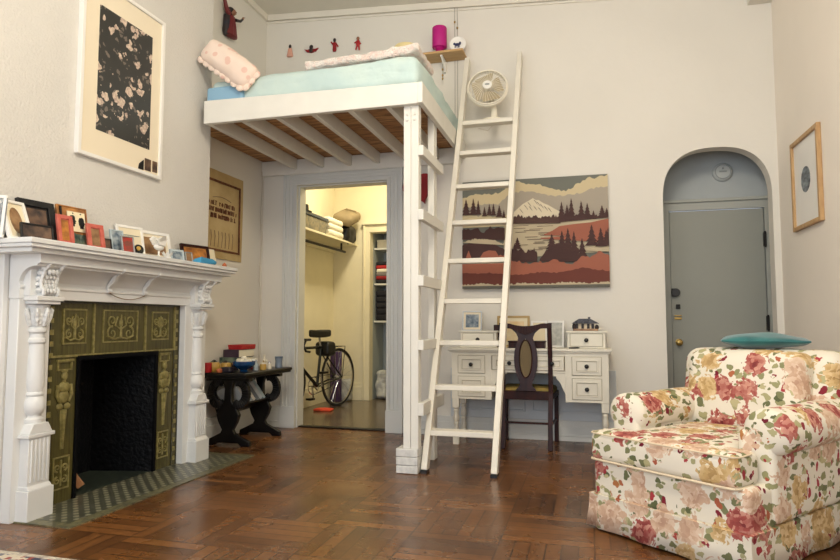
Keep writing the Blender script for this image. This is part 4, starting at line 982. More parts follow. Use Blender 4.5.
# ================================================================== RED POUCH BY CLOSET
t = thing('red_heart_pouch', 'dark red cloth heart hanging on wall behind the loft post', 'ornament', (-1.58, YB, 2.15))
def heart(s_, cx, cz, ang):
    pts = []
    for i in range(32):
        a = i / 32 * 2 * math.pi; x = 16 * math.sin(a) ** 3; z = 13 * math.cos(a) - 5 * math.cos(2 * a) - 2 * math.cos(3 * a) - math.cos(4 * a)
        x *= s_; z *= s_; pts.append((cx + x * math.cos(ang) - z * math.sin(ang), cz + x * math.sin(ang) + z * math.cos(ang)))
    return pts
MB().prism(heart(.0092, -1.495, 2.235, .35), 'y', YB - .10, YB - .055).build('heart', DKRED, t, .012)
MB().tube([(-1.50, YB - .06, 2.31), (-1.49, YB - .05, 2.43)], .003, 6).build('hanging_loop', WHITE, t)

# ================================================================== DESK
dk = thing('writing_desk', 'antique white writing desk with black knobs and turned legs', 'desk', (-.5, 5.28, 0))
DX0, DX1, DY0, DY1, DZ = -1.12, .13, 5.09, 5.462, .795
q = MB(); q.box(DX0 - .03, DX1 + .03, DY0 - .025, DY1 + .0, DZ - .022, DZ); q.box(DX0 - .018, DX1 + .018, DY0 - .012, DY1, DZ - .036, DZ - .022); q.build('desk_top', DESKW, dk, .004)
q = MB()
q.box(DX0, DX1, DY1 - .02, DY1, .56, DZ - .036); q.box(DX0, DX0 + .02, DY0, DY1, .375, DZ - .036); q.box(DX1 - .02, DX1, DY0, DY1, .375, DZ - .036)
for (x0, x1) in ((DX0, DX0 + .33), (DX1 - .33, DX1)):
    q.box(x0, x1, DY0 + .01, DY1, .375, .385); q.box(x0, x0 + .05, DY0, DY0 + .03, .375, DZ - .036); q.box(x1 - .05, x1, DY0, DY0 + .03, .375, DZ - .036)
    q.box(x0, x1, DY0, DY0 + .02, .565, .582); q.box(x0, x1, DY0, DY0 + .02, .735, DZ - .036); q.box(x0, x1, DY0, DY0 + .02, .375, .395)
q.box(DX0 + .31, DX0 + .33, DY0, DY1, .375, DZ - .036); q.box(DX1 - .33, DX1 - .31, DY0, DY1, .375, DZ - .036)
q.box(DX0 + .33, DX1 - .33, DY0, DY0 + .02, .735, DZ - .036); q.box(DX0 + .33, DX1 - .33, DY0, DY0 + .02, .60, .615)
for sg, x in ((1, DX0 + .33), (-1, DX1 - .33)):
    br_ = [(x, .61), (x + sg * .13, .61), (x + sg * .125, .59), (x + sg * .10, .575), (x + sg * .075, .575), (x + sg * .065, .55), (x + sg * .045, .53), (x + sg * .03, .50), (x + sg * .02, .47), (x, .44)]
    q.prism(br_, 'y', DY0 + .002, DY0 + .02)
q.build('carcass', DESKW, dk, .002)
for k, x in enumerate((DX0 + .03, DX1 - .03)):
    for y in (DY0 + .03, DY1 - .03):
        MB().box(x - .028, x + .028, y - .028, y + .028, .30, .375).lathe([(.026, .30), (.018, .29), (.024, .275), (.018, .262), (.024, .235), (.026, .20), (.017, .185), (.023, .17), (.017, .155), (.022, .12), (.024, .09), (.016, .075)], (x, y, 0), 18).box(x - .025, x + .025, y - .025, y + .025, 0, .08).build('leg', DESKW, dk, .002)
def drawer(x0, x1, z0, z1, y=DY0, inset=True, knobs=None):
    dr = MB().box(x0, x1, y - .008, y + .25, z0, z1)
    if inset:
        for (a, c, e, f) in ((x0 + .022, x1 - .022, z0 + .022, z0 + .03), (x0 + .022, x1 - .022, z1 - .03, z1 - .022), (x0 + .022, x0 + .03, z0 + .022, z1 - .022), (x1 - .03, x1 - .022, z0 + .022, z1 - .022)): dr.box(a, c, y - .014, y - .008, e, f)
    o = dr.build('drawer', DESKW, dk, .002)
    g = MB()
    for (a, c, e, f) in ((x0 - .004, x1 + .004, z0 - .004, z0), (x0 - .004, x1 + .004, z1, z1 + .004), (x0 - .004, x0, z0, z1), (x1, x1 + .004, z0, z1)): g.box(a, c, y - .003, y + .002, e, f)
    if inset: g.box(x0 + .03, x1 - .03, y - .0095, y - .007, z0 + .03, z0 + .034); g.box(x0 + .03, x1 - .03, y - .0095, y - .007, z1 - .034, z1 - .03); g.box(x0 + .03, x0 + .034, y - .0095, y - .007, z0 + .03, z1 - .03); g.box(x1 - .034, x1 - .03, y - .0095, y - .007, z0 + .03, z1 - .03)
    g.build('shadow_groove', DESKG, o)
    for kx in (knobs or [(x0 + x1) / 2]):
        MB().lathe([(.008, 0), (.007, .01), (.016, .016), (.017, .024), (.010, .03), (.001, .031)], (kx, y - .008, (z0 + z1) / 2), 16, (0, -1, 0)).build('knob', BLACK, o)
for (x0, x1) in ((DX0 + .055, DX0 + .275), (DX1 - .275, DX1 - .055)):
    drawer(x0, x1, .59, .73); drawer(x0, x1, .40, .56)
drawer(DX0 + .34, DX1 - .34, .622, .73, knobs=[DX0 + .48, DX1 - .43])
for (x0, x1, nm) in ((-1.075, -.765, 0), (-.185, .115, 1)):
    q = MB(); q.box(x0, x1, 5.22, DY1, DZ, DZ + .125); q.box(x0 - .012, x1 + .012, 5.21, DY1, DZ + .125, DZ + .14); q.build('drawer_box', DESKW, dk, .003)
    drawer(x0 + .025, x1 - .025, DZ + .018, DZ + .115, y=5.22, inset=False)
# desk items
DT = DZ
photo_frame('framed_print', 'small silver framed mountain print on the desk drawer box behind ladder', -1.0, 5.36, .17, .17, 8, -90, SILVER, PHOTO_BLUE, .008, MAT, .02, z=DT + .14)
photo_frame('framed_photo', 'gold wooden frame with cream sheet standing behind the chair back', -.645, 5.38, .28, .27, 8, -90, GOLDTRIM, M('amber_print', (222, 190, 130), .5, rgb2=(240, 226, 190), vscale=8), .018, PAPER, .03, z=DT)
q = MB(); q.box(-.80, -.745, 5.30, 5.44, DT, DT + .19); tag(q.build('dark_book', MAHOG, None, .003, loc=(-.77, 5.37, DT)), 'dark upright book on the desk just behind the ladder rail', 'book')
t = thing('folding_framed_photo', 'white folding double frame on desk beside the chair back', 'picture frame', (-.33, 5.38, DT))
for (xc, ya, mt_) in ((-.42, 12, PAPER), (-.285, -8, GREYP)):
    R = Matrix.Translation((xc, 5.38, DT)) @ Matrix.Rotation(math.radians(ya), 4, 'Z') @ Matrix.Rotation(math.radians(-7), 4, 'X')
    q = MB(R); wd, ht, bw = .135, .225, .016
    q.box(-wd / 2, wd / 2, 0, .014, 0, bw); q.box(-wd / 2, wd / 2, 0, .014, ht - bw, ht); q.box(-wd / 2, -wd / 2 + bw, 0, .014, 0, ht); q.box(wd / 2 - bw, wd / 2, 0, .014, 0, ht); q.box(-wd / 2 + .01, wd / 2 - .01, .01, .014, .01, ht - .01)
    q.build('leaf', WHITE, t, .002)
    MB(R).box(-wd / 2 + bw, wd / 2 - bw, .006, .010, bw, ht - bw).build('picture', mt_, t)
t = thing('wooden_box', 'low dark wooden box on the desk behind the chair splat', 'box', (-.5, 5.2, DT))
MB().box(-.655, -.36, 5.14, 5.27, DT, DT + .045).build('box_body', MAHOG, t, .003); MB().box(-.66, -.355, 5.135, 5.275, DT + .045, DT + .058).build('lid', MAHOG, t, .003)
q = MB().tube([(-.17, 5.12, DT + .006), (-.10, 5.15, DT + .007)], .006, 8).tube([(-.10, 5.15, DT + .007), (-.085, 5.157, DT + .007)], [.006, .001], 8); tag(q.build('pen', BLACK, None, loc=(-.13, 5.13, DT)), 'small black pen lying on the desk top before the drawer box', 'pen')
mh = thing('model_house', 'small brown model house with dark gabled roof on desk box', 'model house', (-.05, 5.33, DT + .14))
z = DT + .14
MB().box(-.14, .06, 5.27, 5.40, z, z + .018).build('house_base', PHOTO_BROWN, mh, .002)
MB().box(-.115, .03, 5.295, 5.385, z + .018, z + .065).build('house_walls', M('model_cream_wall', (226, 208, 176), .7), mh)
MB().prism([(-.145, z + .06), (.07, z + .06), (.055, z + .07), (.0, z + .10), (-.09, z + .10), (-.13, z + .075)], 'y', 5.275, 5.40).prism([(-.15, z + .062), (-.05, z + .062), (-.10, z + .088)], 'y', 5.262, 5.30).box(-.02, 0, 5.33, 5.35, z + .09, z + .115).build('house_roof', M('model_slate', (44, 44, 52), .6, rgb2=(90, 92, 100), vscale=60), mh)
q = MB()
for x in (-.105, -.06, -.015, .02): q.box(x - .012, x + .008, 5.288, 5.296, z + .02, z + .058)
q.build('house_timber', FIGDARK, mh)
q = MB().ball((.05, 5.30, z + .03), (.016, .016, .022)).ball((-.13, 5.30, z + .035), (.016, .014, .03)); q.build('house_tree', FIGDARK, mh)

# ================================================================== SIDE CHAIR
ch = thing('side_chair', 'dark mahogany side chair with oval caned splat at the desk', 'chair', (-.5, 5.0, 0))
CXc, CYb = -.505, 5.075
def stile(sg):
    pts = [(CXc + sg * .185, CYb - .05, 0.0), (CXc + sg * .186, CYb - .01, .25), (CXc + sg * .19, CYb + .02, .45), (CXc + sg * .19, CYb + .01, .72), (CXc + sg * .188, CYb - .03, .985)]
    q = MB()
    for i in range(4): q.bar(pts[i], Vector(pts[i + 1]) + (Vector(pts[i + 1]) - Vector(pts[i])).normalized() * .006, .036, .034, (0, 1, 0))
    q.build('rear_leg', MAHOG, ch, .003)
stile(-1); stile(1)
top = []; bot = []
for i in range(21):
    u = -1 + i / 10; x = CXc + u * .208
    dip = .975 + .022 * min(1, abs(u) * 1.6) ** 2
    top.append((x, dip + (.004 if abs(u) > .8 else 0))); bot.append((x, dip - .04 - (.03 * max(0, 1 - abs(u) * 2.2))))
MB().strip(top, bot, 'y', CYb - .05, CYb - .022).build('crest_rail', MAHOG, ch, .002)
# splat with an oval hole
outer_ = [(.0, .0)]
def splat_half(z):
    pr_ = [(.46, .085), (.48, .07), (.50, .048), (.53, .052), (.58, .072), (.65, .09), (.72, .094), (.78, .088), (.84, .07), (.88, .058), (.92, .075), (.95, .11), (.97, .12)]
    for (a, c), (d_, e) in zip(pr_, pr_[1:]):
        if a <= z <= d_: return c + (e - c) * (z - a) / (d_ - a)
    return pr_[-1][1]
q = MB(); N_ = 40; hz0, hz1, hwid = .565, .865, .05; zmid = (hz0 + hz1) / 2
def hole(z):
    u = (z - zmid) / ((hz1 - hz0) / 2); return hwid * math.sqrt(max(0, 1 - u * u))
for sg in (-1, 1):
    a_, b_ = [], []
    for i in range(N_ + 1):
        z = .46 + .505 * i / N_; a_.append((CXc + sg * splat_half(z), z)); b_.append((CXc + sg * hole(z), z))
    q.strip(a_, b_, 'y', CYb - .035, CYb - .018)
q.build('splat', MAHOG2, ch)
MB().prism(arcpts(CXc, zmid, hwid + .002, (hz1 - hz0) / 2 + .002, 0, 350, 35), 'y', CYb - .030, CYb - .022).build('cane_inset', CANE, ch)
MB().tube([(CXc + (hwid) * math.cos(a * math.pi / 20), CYb - .036, zmid + (hz1 - hz0) / 2 * math.sin(a * math.pi / 20)) for a in range(40)], .005, 6, True).build('oval_moulding', MAHOG, ch)
q = MB(); q.box(CXc - .20, CXc + .20, CYb - .0, CYb + .035, .385, .455); q.prism([(CXc - .2, CYb + .035), (CXc + .2, CYb + .035), (CXc + .235, CYb + .40), (CXc - .235, CYb + .40)], 'z', .385, .43); q.build('seat_rail', MAHOG, ch, .004)
q = MB()
q.soft((CXc, CYb + .21, .445), (.205, .185, .03), .026, (0, 0, .35), 8, lambda p: Vector((CXc + (p.x - CXc) * (1 + .3 * (p.y - CYb - .1)), p.y, p.z))); q.build('seat', SEATF, ch)
for sg in (-1, 1):
    MB().bar((CXc + sg * .212, CYb + .37, 0), (CXc + sg * .215, CYb + .375, .40), .034, .034, (0, 1, 0)).build('front_leg', MAHOG, ch, .003)
MB().bar((CXc - .187, CYb - .02, .205), (CXc + .187, CYb - .02, .205), .02, .016, (0, 0, 1)).build('stretcher', MAHOG, ch, .002)
for sg in (-1, 1): MB().bar((CXc + sg * .187, CYb - .01, .19), (CXc + sg * .212, CYb + .36, .19), .018, .018, (0, 0, 1)).build('stretcher', MAHOG, ch, .002)

# ================================================================== ARMCHAIR
AR_ = math.radians(-40); AO = Vector((-.01, 3.24, 0))
AM = Matrix.Translation(AO) @ Matrix.Rotation(AR_, 4, 'Z')
# local frame: x across the front from the far arm to the near arm, y backwards
ac_ = thing('armchair', 'floral chintz armchair with skirt in the corner by the entry', 'armchair', tuple(AM @ Vector((.35, .4, 0))), AR_)
AW, AD, CW = .78, .98, .745
def wob(k): return lambda p: p + Vector((.006 * noise.noise(p * 6 + Vector((k, 0, 0))), .006 * noise.noise(p * 6 + Vector((0, k, 3))), .008 * noise.noise(p * 5 + Vector((5, k, 0)))))
MB(AM).soft((AW / 2, AD / 2, .235), (AW / 2 - .004, AD / 2 - .008, .105), .03, (0, 0, 0), 8).build('base', FLORAL, ac_)
# skirt: flared band with kick pleats
q = MB(AM); NS = 28
def skirt_ring(z, out, wv):
    pts = []
    cs = [(0, 0), (AW, 0), (AW, AD), (0, AD)]
    for e in range(4):
        a, c = Vector(cs[e]), Vector(cs[(e + 1) % 4]); nrm = Vector(((c - a).y, -(c - a).x)).normalized()
        for i in range(NS):
            t_ = i / NS; p = a.lerp(c, t_); o_ = out + wv * math.sin(t_ * 19 + e * 2) * .5
            if i == 0: nn = (nrm + Vector(((a - Vector(cs[e - 1])).y, -(a - Vector(cs[e - 1])).x)).normalized()); o2 = nn * (out + .0)
            else: o2 = nrm * o_
            if wv and i in (1, NS - 1): o2 = o2 * .2
            pts.append((p.x + o2.x, p.y + o2.y, z))
    return pts
rings = [skirt_ring(.172, -.004, 0), skirt_ring(.168, .009, 0), skirt_ring(.155, .007, 0), skirt_ring(.10, .01, .006), skirt_ring(.012, .02, .012)]
vs = sum(rings, []); n_ = 4 * NS
q.add(vs, [(r_ * n_ + j, r_ * n_ + (j + 1) % n_, (r_ + 1) * n_ + (j + 1) % n_, (r_ + 1) * n_ + j) for r_ in range(4) for j in range(n_)])
sk = q.build('skirt', FLORAL, ac_)
sm = sk.modifiers.new('cloth', 'SOLIDIFY'); sm.thickness = .006
# T seat cushion
TH = [(.012, -.02), (AW - .012, -.02), (AW - .012, .15), (AW - .15, .15), (AW - .15, .66), (.15, .66), (.15, .15), (.012, .15)]
q = MB(AM); q.soft((CW / 2, .08, .40), (CW / 2 - .003, .095, .07), .035, (0, .05, .1), 14, None); q.soft((AW / 2, .42, .405), (AW / 2 - .14, .36, .07), .035, (0, 0, .22), 10, None)
cu = q.build('seat_cushion', FLORAL, ac_)
CREAMC = M('cream_piping', (216, 200, 172), .8)
q = MB(AM)
for z in (.337, .462):
    o_ = .0; q.tube([(.03, .14, z), (.008, .11, z), (.004, .012, z), (.016, -.010, z), (.05, -.018, z), (CW / 2, -.022, z), (CW - .05, -.018, z), (CW - .016, -.010, z), (CW - .004, .012, z), (CW - .008, .11, z), (CW - .03, .14, z)], .006 if z < .4 else .004, 8)
q.build('piping', CREAMC, cu)
# arms
for sg in (0, 1):
    xc = .075 if sg == 0 else AW - .03
    q = MB(AM)
    y0_, y1_ = .19, .93
    prof = []
    for i in range(29):
        a = i / 28 * 2 * math.pi; r_ = .105
        prof.append((xc + (.012 if sg else -.012) + r_ * math.cos(a), .545 + .098 * math.sin(a)))
    secs = []
    stations = [(y0_ - .014, .03), (y0_ - .012, .5), (y0_ - .002, .82), (y0_ + .012, .96), (y0_ + .03, 1.0), (y0_ + .25, .985), (y0_ + .45, .99), (y1_, .97)]
    cx_, cz_ = xc + (.012 if sg else -.012), .545
    vs = []
    for (yy, sc_) in stations: vs += [(cx_ + (a - cx_) * sc_, yy, cz_ + (c - cz_) * sc_ + .006 * math.sin(yy * 14)) for a, c in prof[:-1]]
    n_ = 28; f_ = [(i * n_ + j, i * n_ + (j + 1) % n_, (i + 1) * n_ + (j + 1) % n_, (i + 1) * n_ + j) for i in range(len(stations) - 1) for j in range(n_)]
    f_ += [tuple(range(n_)), tuple((len(stations) - 1) * n_ + j for j in range(n_))]
    q.add(vs, f_)
    q.soft((xc - (.035 if sg else .01), .56, .36), (.078, .38, .19), .03, (0, 0, 0), 8)
    q.build('arm', FLORAL, ac_)
# back
q = MB(AM)
def lean(p): 
    return wob(2)(Vector((p.x, p.y + .16 * (p.z - .35), p.z)))
q.soft((AW / 2, .84, .54), (AW / 2 + .01, .10, .32), .07, (0, .0, .03), 10, lean); q.build('back', FLORAL, ac_)
q = MB(AM); q.soft((AW / 2, .71, .655), (AW / 2 - .09, .09, .20), .06, (0, .25, .05), 12, lean); q.build('back_cushion', FLORAL, ac_)
# teal pillow
TP = AM @ Matrix.Translation((.40, .93, .905)) @ Matrix.Rotation(math.radians(28), 4, 'Z')
tp = thing('teal_cushion', 'flat teal velvet cushion lying on top of armchair back', 'cushion', tuple(TP @ Vector((0, 0, -.045))))
MB(TP).soft((0, 0, 0), (.205, .14, .034), .03, (0, 0, .35), 12, lambda p: Vector((p.x, p.y, p.z * (1 - .6 * min(1, abs(p.x) / .205) ** 2) * (1 - .5 * min(1, abs(p.y) / .14) ** 2) + .008 * noise.noise(p * 9)))).build('cover', TEALV, tp)
MB(TP).tube([(-.20, -.136, 0), (0, -.142, .002), (.20, -.136, 0), (.206, 0, 0), (.20, .136, 0), (0, .142, 0), (-.20, .136, 0), (-.206, 0, 0)], .005, 6, True).build('piping', TEALV, tp)

# ================================================================== RIGHT WALL PICTURE
t = thing('small_framed_picture', 'light oak framed picture with a dark round motif on right wall', 'framed picture', (XR, 4.82, 1.66))
q = MB(); x0, x1 = XR - .028, XR - .001; ya, yb, za, zb = 4.53, 5.09, 1.665, 2.315; bw = .03
q.box(x0, x1, ya, yb, za, za + bw); q.box(x0, x1, ya, yb, zb - bw, zb); q.box(x0, x1, ya, ya + bw, za, zb); q.box(x0, x1, yb - bw, yb, za, zb); q.build('frame', OAKF, t, .003)
MB().box(XR - .012, XR - .004, ya + .02, yb - .02, za + .02, zb - .02).build('mat_board', WHITE, t)
q = MB(); q.lathe([(.09, 0), (.09, .003)], (XR - .012, 4.82, 2.0), 32, (-1, 0, 0)); q.build('round_picture', M('round_dark_photo', (44, 48, 58), .4, rgb2=(150, 160, 166), vscale=9, stretch=(1, 1, 3)), t)

# ================================================================== TRESTLE TABLE
tt = thing('trestle_table', 'black carved trestle side table against the alcove wall', 'side table', (-2.87, 4.78, 0))
TBX0, TBX1, TBY0, TBY1, TBZ = -3.10, -2.635, 4.40, 5.20, .60
q = MB(); q.box(TBX0, TBX1, TBY0, TBY1, .572, TBZ); q.box(TBX0 + .01, TBX1 - .008, TBY0 + .008, TBY1 - .008, .556, .572); q.build('table_top', BLACKW, tt, .008)
def trestle(y):
    q = MB(); xc = -2.875; w_ = .04; a, c = y - w_ / 2, y + w_ / 2
    q.prism([(xc - .20, 0), (xc - .13, 0), (xc - .10, .025), (xc + .10, .025), (xc + .13, 0), (xc + .205, 0), (xc + .20, .04), (xc + .12, .075), (xc + .07, .10), (xc - .07, .10), (xc - .12, .075), (xc - .195, .04)], 'y', a, c)
    q.prism([(xc - .07, .09), (xc + .07, .09), (xc + .05, .13), (xc + .085, .19), (xc + .105, .25), (xc + .07, .31), (xc + .035, .36), (xc + .03, .46), (xc + .05, .53), (xc - .05, .53), (xc - .03, .46), (xc - .035, .36), (xc - .07, .31), (xc - .105, .25), (xc - .085, .19), (xc - .05, .13)], 'y', a, c)
    for sg in (-1, 1):
        o_ = [(xc + sg * (.085 + .108 * math.cos(t_)), .42 + .125 * math.sin(t_)) for t_ in (math.radians(-120 + 230 * i / 18) for i in range(19))]
        i_ = [(xc + sg * (.085 + .042 * math.cos(t_)), .425 + .06 * math.sin(t_)) for t_ in (math.radians(-120 + 230 * i / 18) for i in range(19))]
        q.strip(o_, i_, 'y', a, c)
    q.box(xc - .20, xc + .20, a - .008, c + .008, .525, .556)
    q.build('trestle', BLACKW, tt, .004)
trestle(4.55); trestle(5.06)
q = MB(); xc = -2.875
q.prism([(xc - .10, .235), (xc + .115, .33), (xc + .108, .345), (xc - .107, .25)], 'y', 4.57, 5.04); q.prism([(xc - .10, .235), (xc - .155, .36), (xc - .17, .353), (xc - .115, .228)], 'y', 4.57, 5.04); q.build('book_trough', BLACKW, tt, .003)
bk_cols = [((206, 206, 200), 'pale grey'), ((150, 160, 170), 'steel blue'), ((224, 220, 210), 'white'), ((120, 126, 134), 'slate grey'), ((196, 202, 208), 'silver grey'), ((170, 190, 196), 'pale blue')]
y = 4.675
places = ['nearest the fireplace', 'second from the fireplace', 'third from the fireplace', 'fourth from the fireplace', 'fifth from the fireplace', 'farthest from the fireplace']
for k, (cc, nm) in enumerate(bk_cols):
    th = (.045, .05, .04, .045, .05, .035)[k]
    R = Matrix.Translation((xc + .0, y, .295)) @ Matrix.Rotation(math.radians(-23.8), 4, 'Y') @ Matrix.Rotation(math.radians(24), 4, 'X')
    bt = thing('book', nm + ' book leaning in the trestle table trough, ' + places[k], 'book', (xc, y, .3), 0, 'books in the trestle table trough')
    hh = .20 + .02 * (k % 3)
    cm = M('book_cover_' + nm.replace(' ', '_'), cc, .4)
    MB(R).box(-.09, .095, 0, .003, 0, hh).box(-.09, .095, th - .003, th, 0, hh).box(.092, .097, 0, th, 0, hh).build('cover', cm, bt)
    MB(R).box(-.085, .092, .003, th - .003, .003, hh - .004).build('pages', BONE, bt)
    y += th + .012
# things on the trestle table
TZ = TBZ
def bookbox(x0, x1, y0, y1, z0, z1, cover, label, nm='book'):
    bt = thing(nm, label, 'book', ((x0 + x1) / 2, (y0 + y1) / 2, z0), 0, 'stacked books on the trestle table')
    MB().box(x0, x1, y0, y1, z0, z0 + .003).box(x0, x1, y0, y1, z1 - .003, z1).box(x0, x1, y0, y0 + .003, z0, z1).build('cover', cover, bt)
    MB().box(x0 + .004, x1 - .004, y0 + .003, y1 - .004, z0 + .003, z1 - .003).build('pages', BONE, bt)
bookbox(-3.07, -2.90, 4.72, 5.02, TZ, TZ + .06, FIGBLUE, 'thick navy book at the bottom of the stack behind bowl')
bookbox(-3.07, -2.90, 4.70, 4.96, TZ + .06, TZ + .105, TEALP, 'teal book, second from the bottom of the table stack')
bookbox(-3.06, -2.91, 4.74, 5.0, TZ + .105, TZ + .17, M('book_plum', (58, 40, 58), .5), 'dark plum book below the red box in the stack')
t = thing('red_box', 'flat bright red box on top of the book stack', 'box', (-2.98, 4.92, TZ + .17))
MB().box(-3.05, -2.92, 4.80, 5.03, TZ + .17, TZ + .195).build('box_base', RED, t, .002); MB().box(-3.052, -2.918, 4.798, 5.032, TZ + .188, TZ + .21).build('lid', RED, t, .002)
t = thing('blue_bowl', 'glossy blue footed bowl heaped with shells on trestle table', 'bowl', (-2.76, 4.58, TZ))
bxy = (-2.765, 4.585)
MB().lathe([(.032, TZ), (.036, TZ + .006), (.026, TZ + .016), (.06, TZ + .03), (.09, TZ + .055), (.095, TZ + .085), (.09, TZ + .085), (.08, TZ + .06), (.001, TZ + .04)], (*bxy, 0), 28).build('bowl_body', BLUE, t)
for k in range(9):
    a = k * 2.4; r_ = .0 if k == 0 else .042
    q = MB().ball((bxy[0] + r_ * math.cos(a), bxy[1] + r_ * math.sin(a), TZ + .09 + (.022 if k == 0 else 0)), (.026, .02, .018), 10, 8)
    o = q.build('shell', BONE, None); tag(o, 'pale shell heaped in the blue bowl on trestle table', 'shell', 'shells in the blue bowl')
def cup(name, label, cat, x, y, prof, mt_, lid=None):
    t = thing(name, label, cat, (x, y, TZ)); MB().lathe([(r_, TZ + z_) for r_, z_ in prof], (x, y, 0), 20).build('body', mt_, t)
    if lid: MB().lathe([(r_, TZ + z_) for r_, z_ in lid[0]], (x, y, 0), 20).build(lid[2] if len(lid) > 2 else 'lid', lid[1], t)
    return t
cup('yellow_pot', 'squat yellow glazed pot left of the blue bowl', 'pot', -2.99, 4.50, [(.035, 0), (.05, .02), (.052, .05), (.044, .075), (.036, .08)], YEL, ([(.03, .08), (.012, .095), (.001, .10)], DKGREEN))
cup('yellow_pot', 'second squat yellow pot between first one and book stack', 'pot', -2.95, 4.61, [(.03, 0), (.045, .02), (.046, .045), (.04, .065), (.03, .07)], YEL, ([(.028, .07), (.010, .085), (.001, .09)], DKGREEN))
cup('red_candle_glass', 'small red candle glass by the fireplace end of table', 'candle', -3.0, 4.43, [(.028, 0), (.032, .01), (.032, .075), (.028, .078), (.024, .06)], RED, ([(.02, .055), (.02, .06), (.001, .062)], ORANGE, 'wax'))
cup('orange_pot', 'tiny orange pot at near corner of the trestle table', 'pot', -2.90, 4.44, [(.018, 0), (.024, .01), (.022, .028), (.016, .032)], ORANGE)
q = MB().soft((-2.86, 4.49, TZ + .02), (.05, .035, .02), .015, (0, 0, .2), 6); tag(q.build('dark_pouch', FIGBLUE, None), 'small dark pouch beside the blue bowl on the table', 'pouch')
cup('striped_mug', 'dark mug with white rim right of the blue bowl', 'mug', -2.84, 4.86, [(.03, 0), (.036, .005), (.036, .085), (.032, .086), (.03, .02)], FIGRED, ([(.037, .066), (.0375, .07), (.0375, .084), (.037, .086)], WHITE, 'rim_band'))
cup('small_bottle', 'clear little bottle just right of the blue bowl', 'bottle', -2.75, 4.75, [(.02, 0), (.022, .005), (.022, .05), (.009, .065), (.009, .085), (.011, .088)], GLASSY, ([(.010, .086), (.010, .098), (.001, .1)], BONE, 'cap'))
cup('small_vase', 'cream bottle vase beside the grey glass jar', 'vase', -2.80, 4.98, [(.022, 0), (.03, .02), (.026, .055), (.012, .075), (.010, .11), (.014, .118)], BONE)
cup('honey_jar', 'short amber jar at front edge of the trestle table', 'jar', -2.71, 4.80, [(.024, 0), (.028, .005), (.028, .045), (.022, .052)], YEL, ([(.024, .05), (.024, .062), (.001, .064)], BONE))
cup('salt_shaker', 'white little shaker beside the amber jar', 'shaker', -2.70, 4.89, [(.016, 0), (.02, .004), (.015, .045), (.014, .05)], BONE, ([(.015, .05), (.012, .064), (.001, .068)], CHROME))
cup('glass_jar', 'grey blue glass jar at far end of the trestle table', 'jar', -2.71, 5.08, [(.03, 0), (.034, .006), (.030, .05), (.034, .085), (.03, .088), (.027, .05)], M('smoky_glass', (120, 132, 146), .12), ([(.035, .084), (.036, .09), (.036, .1), (.001, .102)], M('jar_lid_slate', (84, 100, 118), .3)))
t = thing('angel_figurine', 'cream kneeling angel figurine between bottle vase and jar', 'figurine', (-2.755, 4.93, TZ))
MB().lathe([(.026, TZ), (.028, TZ + .01), (.018, TZ + .04), (.012, TZ + .055)], (-2.755, 4.935, 0), 14).ball((-2.755, 4.935, TZ + .068), .013).build('body', BONE, t)
MB().prism([(4.91, TZ + .05), (4.935, TZ + .04), (4.96, TZ + .05), (4.965, TZ + .075), (4.935, TZ + .055), (4.905, TZ + .075)], 'x', -2.772, -2.766).build('wings', GOLDTRIM, t)

# ================================================================== CLOSET CONTENTS
cs = thing('closet_shelf', 'long painted closet shelf with hanging rod on left wall', 'shelf', (-3.15, 6.7, 1.95))
MB().box(CX0 + .001, -2.96, 5.66, CY - .001, 2.015, 2.04).box(CX0 + .001, CX0 + .03, 5.66, CY - .001, 1.93, 2.015).build('shelf_board', CLOSETW, cs, .003)
MB().tube([(-3.04, 5.66, 1.915), (-3.04, 7.42, 1.915)], .016, 12).build('hanging_rod', DARKMETAL, cs)
for y in (6.2, 7.3): MB().box(-3.05, -3.03, y - .008, y + .008, 1.91, 2.015).build('rod_bracket', DARKMETAL, cs)
ST = 2.04
t = thing('storage_bin', 'dark blue lidded storage bin on the closet shelf', 'storage bin', (-3.13, 6.35, ST))
MB().prism([(-3.25, ST), (-2.99, ST), (-2.98, ST + .15), (-3.26, ST + .15)], 'y', 6.08, 6.72).build('bin_body', CLEARBIN, t, .008)
MB().box(-3.27, -2.97, 6.06, 6.74, ST + .15, ST + .19).build('lid', NAVYBIN, t, .008)
t = thing('dark_hat', 'black hat on top of the storage bin in closet', 'hat', (-3.05, 6.22, ST + .19)); MB().lathe([(.10, ST + .19), (.10, ST + .196), (.065, ST + .20), (.06, ST + .27), (.001, ST + .28)], (-3.05, 6.22, 0), 20).build('hat_body', BLACK, t)
for k in range(3):
    q = MB().soft((-3.11, 6.98 - .01 * k, ST + .042 + k * .074), (.15, .22, .037), .03, (0, 0, .1), 8, wob(k)); o = q.build('folded_linen', LINEN, None)
    tag(o, ('bottom', 'middle', 'top')[k] + ' white folded linen of the pile on closet shelf', 'folded linen', 'folded linens on the closet shelf')
q = MB().soft((-3.03, 6.62, ST + .036), (.035, .10, .034), .03, (0, 0, .2), 6, wob(7)); tag(q.build('straw_cloth', YELCL, None), 'straw yellow cloth bunched at the closet shelf edge', 'cloth')
R = Matrix.Translation((-2.99, 7.36, ST + .31)) @ Matrix.Rotation(math.radians(20), 4, 'X') @ Matrix.Rotation(math.radians(18), 4, 'Y')
q = MB(R).soft((0, 0, 0), (.13, .20, .065), .05, (0, 0, .2), 8, None); 
bg = thing('canvas_bag', 'tan canvas bundle stacked on a black bag in closet', 'bundle', (-3.1, 7.33, ST + .22)); q.build('bundle_body', TANCL, bg)
MB(R).tube([(-.14, .06, -.02), (-.05, .07, .09), (.08, .07, .09), (.14, .06, -.02)], .01, 8).build('strap', TANCL, bg)
bb = thing('black_bag', 'black strappy bag at far end of the closet shelf', 'bag', (-3.09, 7.4, ST))
